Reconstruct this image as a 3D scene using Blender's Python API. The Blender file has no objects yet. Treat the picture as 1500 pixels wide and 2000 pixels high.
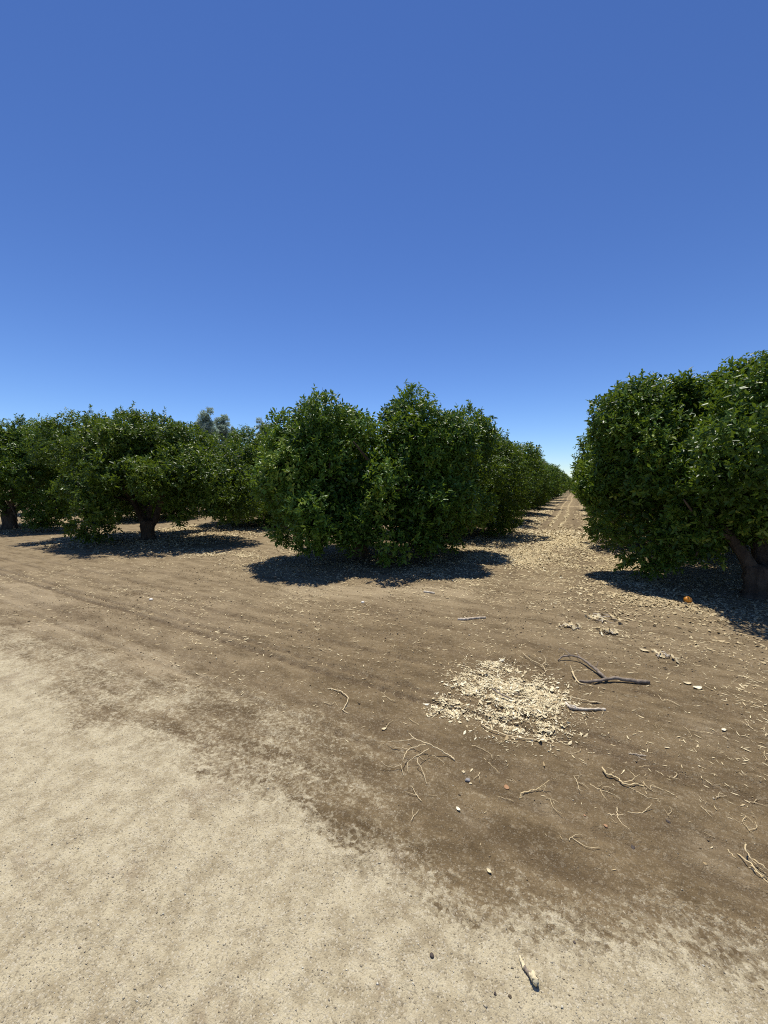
import bpy, bmesh, math, random
import numpy as np
from mathutils import Vector, Matrix

# ------------------------------------------------------------------ camera
CAM_H = 1.6
F_PX, W_PX, H_PX = 751.0, 1500.0, 2000.0
PITCH = math.radians(-4.19)
YAW = math.radians(26.6)          # camera looks left of the row direction (+Y)

scene = bpy.context.scene
COL = scene.collection
cam_data = bpy.data.cameras.new("camera")
cam = bpy.data.objects.new("camera", cam_data)
COL.objects.link(cam)
cam_data.sensor_fit = 'HORIZONTAL'
cam_data.sensor_width = 36.0
cam_data.lens = 36.0 * F_PX / W_PX
cam_data.clip_start = 0.05
cam_data.clip_end = 8000.0
cam.location = (0, 0, CAM_H)
cam.rotation_euler = (math.pi / 2 + PITCH, 0, YAW)
scene.camera = cam

# ------------------------------------------------------------------ light
SUN_EL = math.radians(74.5)
SUN_AZ = math.radians(-36.0)      # clockwise from +Y
sun_dir = Vector((math.sin(SUN_AZ) * math.cos(SUN_EL), math.cos(SUN_AZ) * math.cos(SUN_EL), math.sin(SUN_EL)))
sun_data = bpy.data.lights.new("sun", 'SUN')
sun_data.energy = 4.7
sun_data.angle = math.radians(0.53)
sun_data.color = (1.0, 0.945, 0.84)
sun = bpy.data.objects.new("sun", sun_data)
COL.objects.link(sun)
sun.location = (0, 0, 30)
sun.rotation_euler = sun_dir.to_track_quat('Z', 'Y').to_euler()

world = bpy.data.worlds.new("World")
scene.world = world
world.use_nodes = True
wn = world.node_tree
wn.nodes.clear()
sky = wn.nodes.new('ShaderNodeTexSky')
sky.sky_type = 'NISHITA'
sky.sun_disc = False
sky.sun_elevation = SUN_EL
sky.sun_rotation = SUN_AZ
sky.altitude = 200.0
sky.air_density = 1.0
sky.dust_density = 0.0
sky.ozone_density = 2.0
bg = wn.nodes.new('ShaderNodeBackground')
bg.inputs['Strength'].default_value = 0.10
wo = wn.nodes.new('ShaderNodeOutputWorld')
gam = wn.nodes.new('ShaderNodeGamma')           # deep, clear inland sky
gam.inputs['Gamma'].default_value = 1.35
wn.links.new(sky.outputs[0], gam.inputs['Color'])
skm = wn.nodes.new('ShaderNodeMix')
skm.data_type = 'RGBA'
skm.blend_type = 'MULTIPLY'
skm.inputs[0].default_value = 1.0
wn.links.new(gam.outputs[0], skm.inputs[6])
skm.inputs[7].default_value = (0.416, 0.473, 0.594, 1)
wn.links.new(skm.outputs[2], bg.inputs['Color'])
wn.links.new(bg.outputs[0], wo.inputs['Surface'])

scene.view_settings.view_transform = 'Standard'
scene.view_settings.look = 'None'
scene.view_settings.exposure = 0.25
scene.view_settings.gamma = 1.0
scene.view_settings.use_curve_mapping = False
scene.render.engine = 'CYCLES'
scene.cycles.max_bounces = 8
scene.cycles.diffuse_bounces = 3
scene.cycles.glossy_bounces = 2
scene.cycles.transmission_bounces = 4
scene.cycles.use_denoising = False
scene.cycles.filter_width = 1.1
scene.cycles.sample_clamp_indirect = 4.0
scene.cycles.use_adaptive_sampling = False

# ------------------------------------------------------------------ helpers
CAM_M = (Matrix.Rotation(YAW, 3, 'Z') @ Matrix.Rotation(math.pi / 2 + PITCH, 3, 'X'))


def ray(px, py):
    return (CAM_M @ Vector(((px - W_PX / 2) / F_PX, -(py - H_PX / 2) / F_PX, -1.0)))


def P(px, py, z=0.0):
    """where the line of sight through a photo pixel meets the height z"""
    d = ray(px, py)
    t = (z - CAM_H) / d.z
    return Vector((d.x * t, d.y * t, z))


def tag(o, label=None, cat=None, group=None, kind=None):
    if label: o['label'] = label
    if cat: o['category'] = cat
    if group: o['group'] = group
    if kind: o['kind'] = kind
    return o


def empty(name, loc=(0, 0, 0), rz=0.0):
    o = bpy.data.objects.new(name, None)
    o.empty_display_size = 0.3
    COL.objects.link(o)
    o.location = loc
    o.rotation_euler = (0, 0, rz)
    return o


def link_mesh(name, me, parent=None):
    o = bpy.data.objects.new(name, me)
    COL.objects.link(o)
    if parent is not None:
        o.parent = parent
    return o


def np_mesh(name, verts, faces, mat, smooth=False, attrs=None):
    """faces: (M,k) int array, all of the same size"""
    me = bpy.data.meshes.new(name)
    verts = np.asarray(verts, dtype=np.float32)
    faces = np.asarray(faces, dtype=np.int32)
    m, k = faces.shape
    me.vertices.add(len(verts))
    me.vertices.foreach_set('co', verts.ravel())
    me.loops.add(m * k)
    me.loops.foreach_set('vertex_index', faces.ravel())
    me.polygons.add(m)
    me.polygons.foreach_set('loop_start', np.arange(0, m * k, k, dtype=np.int32))
    if smooth:
        me.polygons.foreach_set('use_smooth', np.ones(m, dtype=bool))
    me.update(calc_edges=True)
    for n, v in (attrs or {}).items():
        a = me.attributes.new(n, 'FLOAT', 'POINT')
        a.data.foreach_set('value', np.asarray(v, dtype=np.float32).ravel())
    me.materials.append(mat)
    return me


def _hash(ix, iy, seed):
    h = (ix.astype(np.int64) * 374761393 + iy.astype(np.int64) * 668265263 + seed * 1442695041) & 0xFFFFFFFF
    h = ((h ^ (h >> 13)) * 1274126177) & 0xFFFFFFFF
    return ((h ^ (h >> 16)) & 0xFFFF) / 65535.0


def vnoise(x, y, seed=0):
    x = np.asarray(x, float); y = np.asarray(y, float)
    ix = np.floor(x); iy = np.floor(y)
    fx = x - ix; fy = y - iy
    fx = fx * fx * (3 - 2 * fx); fy = fy * fy * (3 - 2 * fy)
    a = _hash(ix, iy, seed); b = _hash(ix + 1, iy, seed)
    c = _hash(ix, iy + 1, seed); d = _hash(ix + 1, iy + 1, seed)
    return (a * (1 - fx) + b * fx) * (1 - fy) + (c * (1 - fx) + d * fx) * fy


def fbm(x, y, seed=0, octv=4, gain=0.5):
    s = 0; a = 1; t = 0
    for i in range(octv):
        s = s + a * vnoise(x * 2 ** i + 17.3 * i, y * 2 ** i - 9.1 * i, seed + i)
        t += a; a *= gain
    return s / t


def sstep(a, b, x):
    t = np.clip((x - a) / (b - a), 0, 1)
    return t * t * (3 - 2 * t)


def unit(v):
    return v / np.maximum(np.linalg.norm(v, axis=-1, keepdims=True), 1e-9)


# ------------------------------------------------------------------ node helpers
def new_mat(name):
    m = bpy.data.materials.new(name)
    m.use_nodes = True
    nt = m.node_tree
    nt.nodes.clear()
    out = nt.nodes.new('ShaderNodeOutputMaterial')
    b = nt.nodes.new('ShaderNodeBsdfPrincipled')
    nt.links.new(b.outputs[0], out.inputs['Surface'])
    return m, nt, b, out


class N:
    def __init__(s, nt):
        s.nt = nt
        s.tc = nt.nodes.new('ShaderNodeTexCoord')

    def sock(s, v, inp):
        if isinstance(v, (int, float)):
            inp.default_value = v
        elif isinstance(v, (tuple, list)):
            inp.default_value = tuple(v) + ((1.0,) if len(v) == 3 and len(inp.default_value) == 4 else ())
        else:
            s.nt.links.new(v, inp)

    def noise(s, scale, detail=4.0, rough=0.55, vec=None, dist=0.0):
        n = s.nt.nodes.new('ShaderNodeTexNoise')
        n.inputs['Scale'].default_value = scale
        n.inputs['Detail'].default_value = detail
        n.inputs['Roughness'].default_value = rough
        n.inputs['Distortion'].default_value = dist
        s.nt.links.new(vec or s.tc.outputs['Object'], n.inputs['Vector'])
        return n.outputs['Fac']

    def voronoi(s, scale, vec=None, feature='F1'):
        n = s.nt.nodes.new('ShaderNodeTexVoronoi')
        n.feature = feature
        n.inputs['Scale'].default_value = scale
        s.nt.links.new(vec or s.tc.outputs['Object'], n.inputs['Vector'])
        return n

    def mapping(s, scale=(1, 1, 1), rot=(0, 0, 0)):
        n = s.nt.nodes.new('ShaderNodeMapping')
        n.inputs['Scale'].default_value = scale
        n.inputs['Rotation'].default_value = rot
        s.nt.links.new(s.tc.outputs['Object'], n.inputs['Vector'])
        return n.outputs[0]

    def math(s, op, a, b=0.0, c=0.0, clamp=False):
        n = s.nt.nodes.new('ShaderNodeMath')
        n.operation = op
        n.use_clamp = clamp
        s.sock(a, n.inputs[0]); s.sock(b, n.inputs[1]); s.sock(c, n.inputs[2])
        return n.outputs[0]

    def ramp(s, v, a, b, lo=0.0, hi=1.0):
        n = s.nt.nodes.new('ShaderNodeMapRange')
        n.interpolation_type = 'SMOOTHSTEP'
        s.sock(v, n.inputs['Value'])
        n.inputs['From Min'].default_value = a; n.inputs['From Max'].default_value = b
        n.inputs['To Min'].default_value = lo; n.inputs['To Max'].default_value = hi
        return n.outputs['Result']

    def mix(s, f, a, b, mode='MIX'):
        n = s.nt.nodes.new('ShaderNodeMix')
        n.data_type = 'RGBA'
        n.blend_type = mode
        s.sock(f, n.inputs[0]); s.sock(a, n.inputs[6]); s.sock(b, n.inputs[7])
        return n.outputs[2]

    def attr(s, name):
        n = s.nt.nodes.new('ShaderNodeAttribute')
        n.attribute_name = name
        return n.outputs['Fac']

    def objrand(s):
        return s.nt.nodes.new('ShaderNodeObjectInfo').outputs['Random']

    def bump(s, h, strength, dist, normal=None):
        n = s.nt.nodes.new('ShaderNodeBump')
        n.inputs['Strength'].default_value = strength
        n.inputs['Distance'].default_value = dist
        s.nt.links.new(h, n.inputs['Height'])
        if normal is not None:
            s.nt.links.new(normal, n.inputs['Normal'])
        return n.outputs[0]


# ------------------------------------------------------------------ materials
def make_ground_mat():
    m, nt, b, out = new_mat('orchard_soil')
    n = N(nt)
    path, dust, litter, track = n.attr('path'), n.attr('dust'), n.attr('litter'), n.attr('track')
    big = n.noise(0.55, 5, 0.6)
    med = n.noise(3.2, 6, 0.65)
    fine = n.noise(22, 6, 0.7)
    streak = n.noise(1.0, 10, 0.78, n.mapping((1.6, 5.0, 3.0)))      # drawn out across the tree rows, as traffic leaves it
    grain = n.voronoi(210)
    grain2 = n.voronoi(70)
    g1 = n.nt.nodes.new('ShaderNodeSeparateColor'); nt.links.new(grain.outputs['Color'], g1.inputs[0])
    g2 = n.nt.nodes.new('ShaderNodeSeparateColor'); nt.links.new(grain2.outputs['Color'], g2.inputs[0])
    # brown tilled soil
    soil = n.mix(n.ramp(streak, 0.35, 0.68), (0.101, 0.069, 0.033), (0.208, 0.150, 0.078))
    soil = n.mix(n.ramp(med, 0.42, 0.72, 0, 0.6), soil, (0.232, 0.168, 0.090))
    soil = n.mix(n.ramp(big, 0.5, 0.7, 0, 0.45), soil, (0.130, 0.088, 0.052))
    mid = n.noise(11, 8, 0.75)
    soil = n.mix(n.ramp(mid, 0.54, 0.66, 0, 0.45), soil, (0.285, 0.212, 0.122))
    soil = n.mix(n.ramp(mid, 0.44, 0.34, 0, 0.55), soil, (0.085, 0.058, 0.030))
    # pale decomposed granite of the farm road
    pm2 = n.noise(8, 8, 0.72)
    pale = n.mix(n.ramp(pm2, 0.36, 0.62), (0.352, 0.290, 0.180), (0.530, 0.458, 0.302))
    pale = n.mix(n.ramp(fine, 0.45, 0.75, 0, 0.55), pale, (0.60, 0.53, 0.37))
    pale = n.mix(n.ramp(n.noise(2.6, 8, 0.72), 0.54, 0.68, 0, 0.60), pale, (0.27, 0.205, 0.130))
    dustc = (0.335, 0.262, 0.160)
    d = n.math('MULTIPLY', dust, n.ramp(streak, 0.30, 0.62))
    soil = n.mix(d, soil, dustc)
    pm = n.math('ADD', path, n.math('MULTIPLY', n.math('SUBTRACT', med, 0.5), 0.6))
    pm = n.math('ADD', pm, n.math('MULTIPLY', n.math('SUBTRACT', streak, 0.5), 0.9))
    pm = n.math('ADD', pm, n.math('MULTIPLY', n.math('SUBTRACT', fine, 0.5), 0.7))
    pm = n.math('ADD', pm, n.math('MULTIPLY', n.math('SUBTRACT', g2.outputs[0], 0.5), 0.30))
    col = n.mix(n.ramp(pm, 0.26, 0.76), soil, pale)
    # dark tyre tracks of compacted soil
    col = n.mix(n.math('MULTIPLY', track, 0.85), col, (0.105, 0.073, 0.042))
    # leaf litter too far off to model leaf by leaf
    lv = n.voronoi(17, n.mapping((1, 0.6, 1)))
    l1 = n.nt.nodes.new('ShaderNodeSeparateColor'); nt.links.new(lv.outputs['Color'], l1.inputs[0])
    lm = n.math('SUBTRACT', n.math('MULTIPLY', litter, n.math('ADD', n.math('MULTIPLY', n.math('SUBTRACT', med, 0.5), 1.8), 1.0)), n.math('ADD', l1.outputs[0], 0.06))
    col = n.mix(n.ramp(lm, -0.05, 0.10), col, n.mix(l1.outputs[1], (0.30, 0.215, 0.115), (0.52, 0.43, 0.26)))
    # single grains lighter and darker than the rest
    col = n.mix(n.math('MULTIPLY', n.ramp(g1.outputs[0], 0.80, 0.95, 0, 0.55), n.ramp(pm, 0.1, 0.8, 0.30, 1.0)), col, (0.62, 0.56, 0.43))
    col = n.mix(n.ramp(g1.outputs[1], 0.84, 0.97, 0, 0.45), col, (0.10, 0.077, 0.05))
    col = n.mix(n.ramp(g2.outputs[1], 0.90, 0.97, 0, 0.18), col, (0.50, 0.43, 0.30))
    nt.links.new(col, b.inputs['Base Color'])
    b.inputs['Roughness'].default_value = 0.93
    b.inputs['Specular IOR Level'].default_value = 0.15
    h = n.math('ADD', n.math('MULTIPLY', fine, 1.0), n.math('MULTIPLY', grain.outputs['Distance'], -0.28))
    h = n.math('ADD', h, n.math('MULTIPLY', grain2.outputs['Distance'], -0.12))
    h = n.math('ADD', h, n.math('MULTIPLY', streak, 0.7))
    h = n.math('ADD', h, n.math('MULTIPLY', mid, 1.3))
    nt.links.new(n.bump(h, 0.72, 0.020), b.inputs['Normal'])
    return m


def make_leaf_mat(name, dark, mid, young, trans, rough=0.36, tw=0.24):
    m, nt, b, out = new_mat(name)
    n = N(nt)
    t = n.attr('tint')
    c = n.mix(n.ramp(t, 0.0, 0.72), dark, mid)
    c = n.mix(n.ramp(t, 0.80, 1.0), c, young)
    hsv = nt.nodes.new('ShaderNodeHueSaturation')
    nt.links.new(c, hsv.inputs['Color'])
    nt.links.new(n.ramp(n.objrand(), 0, 1, 0.488, 0.508), hsv.inputs['Hue'])
    nt.links.new(n.ramp(n.objrand(), 0, 1, 0.88, 1.12), hsv.inputs['Value'])
    c = hsv.outputs[0]
    nt.links.new(c, b.inputs['Base Color'])
    b.inputs['Roughness'].default_value = rough
    b.inputs['Specular IOR Level'].default_value = 0.22
    tr = nt.nodes.new('ShaderNodeBsdfTranslucent')
    tr.inputs['Color'].default_value = (*trans, 1)
    mx = nt.nodes.new('ShaderNodeMixShader')
    mx.inputs[0].default_value = tw
    nt.links.new(b.outputs[0], mx.inputs[1]); nt.links.new(tr.outputs[0], mx.inputs[2])
    nt.links.new(mx.outputs[0], out.inputs['Surface'])
    return m


def make_bark_mat(name, c1, c2, scale=9.0, bump=0.02):
    m, nt, b, out = new_mat(name)
    n = N(nt)
    f = n.noise(scale, 6, 0.7, n.mapping((1, 1, 0.35)))
    f2 = n.noise(scale * 5, 4, 0.6, n.mapping((1, 1, 0.3)))
    c = n.mix(n.ramp(f, 0.35, 0.68), c1, c2)
    c = n.mix(n.ramp(f2, 0.55, 0.75, 0, 0.5), c, tuple(x * 0.45 for x in c1))
    nt.links.new(c, b.inputs['Base Color'])
    b.inputs['Roughness'].default_value = 0.9
    b.inputs['Specular IOR Level'].default_value = 0.2
    nt.links.new(n.bump(n.math('ADD', f, n.math('MULTIPLY', f2, 0.5)), 0.9, bump), b.inputs['Normal'])
    return m


def make_dry_mat(name, c1, c2, c3=None, rough=0.8, trans=0.0):
    """dry plant matter; the 'tint' attribute or the object sets the shade of a piece"""
    m, nt, b, out = new_mat(name)
    n = N(nt)
    t = n.attr('tint')
    c = n.mix(t, c1, c2)
    if c3:
        c = n.mix(n.ramp(t, 0.86, 0.97), c, c3)
    f = n.noise(60, 4, 0.6)
    c = n.mix(n.ramp(f, 0.5, 0.75, 0, 0.35), c, tuple(x * 0.5 for x in c1))
    nt.links.new(c, b.inputs['Base Color'])
    b.inputs['Roughness'].default_value = rough
    b.inputs['Specular IOR Level'].default_value = 0.25
    nt.links.new(n.bump(f, 0.4, 0.003), b.inputs['Normal'])
    return m


M_GROUND = make_ground_mat()
M_LEAF = make_leaf_mat('citrus_leaf', (0.030, 0.070, 0.013), (0.090, 0.168, 0.024), (0.24, 0.30, 0.05), (0.20, 0.29, 0.02), 0.37, 0.24)
M_GUM = make_leaf_mat('gum_leaf', (0.22, 0.30, 0.25), (0.33, 0.42, 0.36), (0.40, 0.47, 0.39), (0.36, 0.46, 0.36), 0.5, 0.45)
M_BARK = make_bark_mat('citrus_bark', (0.040, 0.030, 0.022), (0.105, 0.082, 0.060))
M_GUMBARK = make_bark_mat('gum_bark', (0.22, 0.22, 0.19), (0.36, 0.36, 0.32), 3.0)
M_LITTER = make_dry_mat('dry_leaf', (0.33, 0.24, 0.125), (0.64, 0.54, 0.33), (0.74, 0.67, 0.47))
M_STRAW = make_dry_mat('dry_straw', (0.44, 0.335, 0.18), (0.70, 0.60, 0.38))
M_CHIP = make_dry_mat('wood_chip', (0.34, 0.25, 0.13), (0.76, 0.67, 0.44), (0.82, 0.75, 0.55))
M_TWIG = make_dry_mat('straw_twig', (0.58, 0.45, 0.24), (0.70, 0.57, 0.35))
M_GREYWOOD = make_bark_mat('weathered_wood', (0.15, 0.12, 0.092), (0.31, 0.255, 0.20), 26.0, 0.006)
M_PALEWOOD = make_bark_mat('bleached_wood', (0.42, 0.34, 0.25), (0.74, 0.66, 0.52), 22.0, 0.006)
M_PEBBLE = make_dry_mat('sand_grain', (0.20, 0.155, 0.10), (0.52, 0.46, 0.33), (0.66, 0.62, 0.50), 0.7)


# ------------------------------------------------------------------ the ground
def band(x, y, x0, y0, x1, y1, w, fall=0.5):
    """soft streak along a line on the ground"""
    dx, dy = x1 - x0, y1 - y0
    L = math.hypot(dx, dy)
    t = ((x - x0) * dx + (y - y0) * dy) / L
    s = ((x - x0) * dy - (y - y0) * dx) / L
    e = np.clip(np.minimum(t, L - t) / fall, 0, 1)
    return np.exp(-(s / w) ** 2) * e


EDGE = [P(*p) for p in ((-300, 1190), (0, 1285), (200, 1400), (400, 1500), (560, 1565), (650, 1655), (860, 1785), (1100, 1825), (1300, 1880), (1500, 1950), (1700, 2050))]
EX = np.array([p.x for p in EDGE]); EY = np.array([p.y for p in EDGE])
_o = np.argsort(EX); EX = EX[_o]; EY = EY[_o]
TREND = 2.72                                        # the pair of tyre tracks crossing in front of the trees


def fields(x, y):
    x = np.asarray(x, float); y = np.asarray(y, float)
    near = np.exp(-np.maximum(0, np.hypot(x, y) - 14) / 10)
    edge = np.interp(x, EX, EY)
    path = sstep(0.42, -0.34, y - edge + 0.35 * (fbm(x * 1.7, y * 2.6, 5) - 0.5))
    mid = sstep(1.5, 0.2, y - edge) * 0.42 * sstep(0.2, -1.4, x)
    path = np.maximum(path, mid * (0.5 + fbm(x * 1.2, y * 4, 8)))
    dust = 0.10 + 0.55 * np.maximum(sstep(-1.0, -4.2, x), 0.75 * sstep(3.2, 5.0, y))
    for (a, b_, w, s) in (((0, 1140), (110, 1185), 0.22, 1.3), ((0, 1222), (210, 1228), 0.10, 1.0), ((230, 1262), (400, 1340), 0.12, 1.1),
                          ((540, 1152), (930, 1160), 0.30, 1.2), ((1000, 1545), (1120, 1610), 0.04, 1.6), ((880, 1575), (960, 1640), 0.025, 2.2),
                          ((1280, 1640), (1500, 1700), 0.16, 0.7), ((1300, 1400), (1500, 1480), 0.2, 0.5)):
        p, q = P(*a), P(*b_)
        dust = dust + s * band(x, y, p.x, p.y, q.x, q.y, w, 0.25)
    tl = TREND + 0.05 * (-x - 3.7)
    tr = 0 * x
    for off, w, s in ((0.0, 0.035, 1.0), (0.13, 0.03, 0.8), (-0.42, 0.09, 0.45), (0.55, 0.03, 0.55), (0.9, 0.05, 0.45), (1.45, 0.07, 0.3), (-0.85, 0.06, 0.3), (-0.62, 0.03, 0.5)):
        tr = tr + s * np.exp(-((y - tl - off - 0.05 * (fbm(x * 0.8, x * 0 + off * 7, 21) - 0.5)) / w) ** 2)
    tr = tr * (0.70 + 0.7 * fbm(x * 1.6, y * 2, 33)) * sstep(3.2, 0.0, x) * (0.75 + 0.25 * np.sin(x * 48 + y * 20))
    lane = sstep(4.0, 7.5, y)
    for xx, w in ((-1.06, 0.14), (0.06, 0.22)):
        tr = tr + lane * 0.55 * np.exp(-((x - xx - 0.08 * np.sin(y * 0.21)) / w) ** 2)
    # dead leaves: under the rows, and drifted over the lane mouth
    under = 0 * x
    for rx in (2.4, 9.3, -4.0, -11.1, -18.3, -25.4, -32.4, -39.4):
        under = np.maximum(under, np.exp(-((x - rx) / 2.15) ** 4))
    start = sstep(4.5, 6.3, y + 0.25 * (x < -8) + 0.8 * (fbm(x * 0.6, y * 0.6, 61) - 0.5))
    lit = under * (0.36 + 0.45 * fbm(x * 0.9, y * 0.9, 71)) * start
    m0 = P(1000, 1085); m1 = P(1105, 1050)
    mouth = np.exp(-(((x - m0.x) / 1.25) ** 2 + ((y - m0.y) / 0.95) ** 2)) + np.exp(-(((x - m1.x) / 0.95) ** 2 + ((y - m1.y) / 2.2) ** 2))
    lit = np.maximum(lit, np.minimum(1.0, mouth * 1.1))
    for xx, w in ((-0.45, 0.06), (-0.86, 0.05), (-1.28, 0.07), (-1.7, 0.35), (0.42, 0.18)):
        lit = np.maximum(lit, 0.95 * sstep(9, 12, y) * np.exp(-((x - xx - 0.05 * np.sin(y * 0.35)) / w) ** 2))
    cross = P(1130, 990)
    lit = np.maximum(lit, 0.75 * np.exp(-((y - cross.y) / 0.9) ** 2) * sstep(2.2, 0.5, np.abs(x + 0.7)))
    lit = np.maximum(lit, 0.14 * sstep(12, 40, y) * sstep(-2.2, -1.2, x) * sstep(1.0, 0.2, x))
    # right tree foot, a straw-strewn strip
    f0 = P(1330, 1215)
    lit = np.maximum(lit, 0.55 * np.exp(-(((x - f0.x) / 1.0) ** 2 + ((y - f0.y) / 0.55) ** 2)))
    f1 = P(440, 1085)
    lit = np.maximum(lit, 0.55 * np.exp(-(((x - f1.x) / 1.6) ** 2 + ((y - f1.y) / 0.45) ** 2)))
    f2 = P(90, 1100)
    lit = np.maximum(lit, 0.35 * np.exp(-(((x - f2.x) / 1.6) ** 2 + ((y - f2.y) / 0.5) ** 2)))
    return path, np.clip(dust, 0, 1.5), np.clip(lit, 0, 1), np.clip(tr, 0, 1.2)


def height(x, y):
    x = np.asarray(x, float); y = np.asarray(y, float)
    r = np.hypot(x, y)
    fade = np.exp(-np.maximum(0, r - 9) / 12)
    path, dust, lit, tr = fields(x, y)
    rough = 1 - 0.65 * np.clip(path, 0, 1)
    h = 0.05 * (fbm(x * 0.35, y * 0.35, 1, 3) - 0.5)
    h = h + rough * 0.009 * (fbm(x * 1.1 + 0.4 * y, y * 2.8 - 0.3 * x, 2, 4) - 0.5) * fade
    h = h + rough * 0.020 * (fbm(x * 4.5, y * 7, 3, 4, 0.6) - 0.5) * fade
    h = h + 0.010 * (fbm(x * 11, y * 11, 4, 3, 0.6) - 0.5) * fade
    h = h - 0.032 * tr * fade
    # low berm where the tree strips begin
    h = h + 0.05 * sstep(5.0, 6.0, y) * np.exp(-(np.minimum(np.minimum(np.abs(x - 2.4), np.abs(x + 4.0)), np.abs(x + 11.1)) / 2.0) ** 4)
    return h


def hz(x, y):
    return float(height(np.array([x]), np.array([y]))[0])


def axis(segments):
    a = []
    for lo, hi, st in segments:
        a.append(np.arange(lo, hi - 1e-6, st))
    a.append([segments[-1][1]])
    return np.concatenate(a)


def build_ground():
    gx = np.concatenate([-np.geomspace(3000, 30, 34)[:-1], axis([(-30, -14, 0.4), (-14, -8, 0.12), (-8, -4, 0.05), (-4, 2.2, 0.022), (2.2, 5, 0.05), (5, 8, 0.2), (8, 30, 1.0)]), np.geomspace(30, 3000, 34)[1:]])
    gy = np.concatenate([-np.geomspace(3000, 3, 30)[:-1], axis([(-3, 0.2, 0.2), (0.2, 4.2, 0.022), (4.2, 7.5, 0.045), (7.5, 14, 0.10), (14, 30, 0.4), (30, 60, 1.5)]), np.geomspace(60, 4000, 40)[1:]])
    X, Y = np.meshgrid(gx, gy)
    x = X.ravel(); y = Y.ravel()
    path, dust, lit, tr = fields(x, y)
    z = height(x, y)
    # past the modelled leaves the litter lives in the material
    far = sstep(11, 22, np.hypot(x, y))
    lit = lit * (0.02 + 0.98 * far)
    nx, ny = len(gx), len(gy)
    i = np.arange(nx * ny).reshape(ny, nx)
    f = np.stack([i[:-1, :-1].ravel(), i[:-1, 1:].ravel(), i[1:, 1:].ravel(), i[1:, :-1].ravel()], 1)
    me = np_mesh('ground', np.stack([x, y, z], 1), f, M_GROUND, True, dict(path=path, dust=dust, litter=lit, track=tr))
    return tag(link_mesh('ground', me), 'bare brown orchard soil running into a pale sandy farm road', None, None, 'structure')


build_ground()


# ------------------------------------------------------------------ trees
def leaf_arrays(rng, base, s, a, L, spread, droop=0.15, wide=0.195):
    """six-point folded leaves: base points, shoot directions, azimuth, length"""
    n = len(base)
    ref = np.where(np.abs(s[:, 2:3]) > 0.9, np.array([[1.0, 0, 0]]), np.array([[0, 0, 1.0]]))
    e1 = unit(np.cross(s, ref)); e2 = np.cross(s, e1)
    r = np.cos(a)[:, None] * e1 + np.sin(a)[:, None] * e2
    l = unit(s * spread[:, None] + r * 0.8 + rng.normal(0, 0.30, (n, 3)) - np.array([[0, 0, droop]]))
    sj = s + rng.normal(0, 0.38, (n, 3))
    nr = unit(sj - l * np.sum(sj * l, 1, keepdims=True))
    sd = np.cross(l, nr)
    w = (L * wide * rng.uniform(0.85, 1.2, n))[:, None]
    Lc = L[:, None]
    fold = rng.uniform(0.1, 0.45, n)[:, None]
    v = np.empty((n, 6, 3))
    v[:, 0] = base
    v[:, 1] = base + l * Lc * 0.32 + sd * w + nr * w * fold
    v[:, 2] = base + l * Lc * 0.70 + sd * w * 0.78 + nr * w * fold * 0.8 - nr * Lc * 0.03
    v[:, 3] = base + l * Lc - nr * Lc * 0.10
    v[:, 4] = base + l * Lc * 0.70 - sd * w * 0.78 + nr * w * fold * 0.8 - nr * Lc * 0.03
    v[:, 5] = base + l * Lc * 0.32 - sd * w + nr * w * fold
    i = np.arange(n)[:, None] * 6
    f = np.concatenate([i + np.array([[0, 1, 2, 3]]), i + np.array([[0, 3, 4, 5]])], 1).reshape(-1, 4)
    return v.reshape(-1, 3), f


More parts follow.
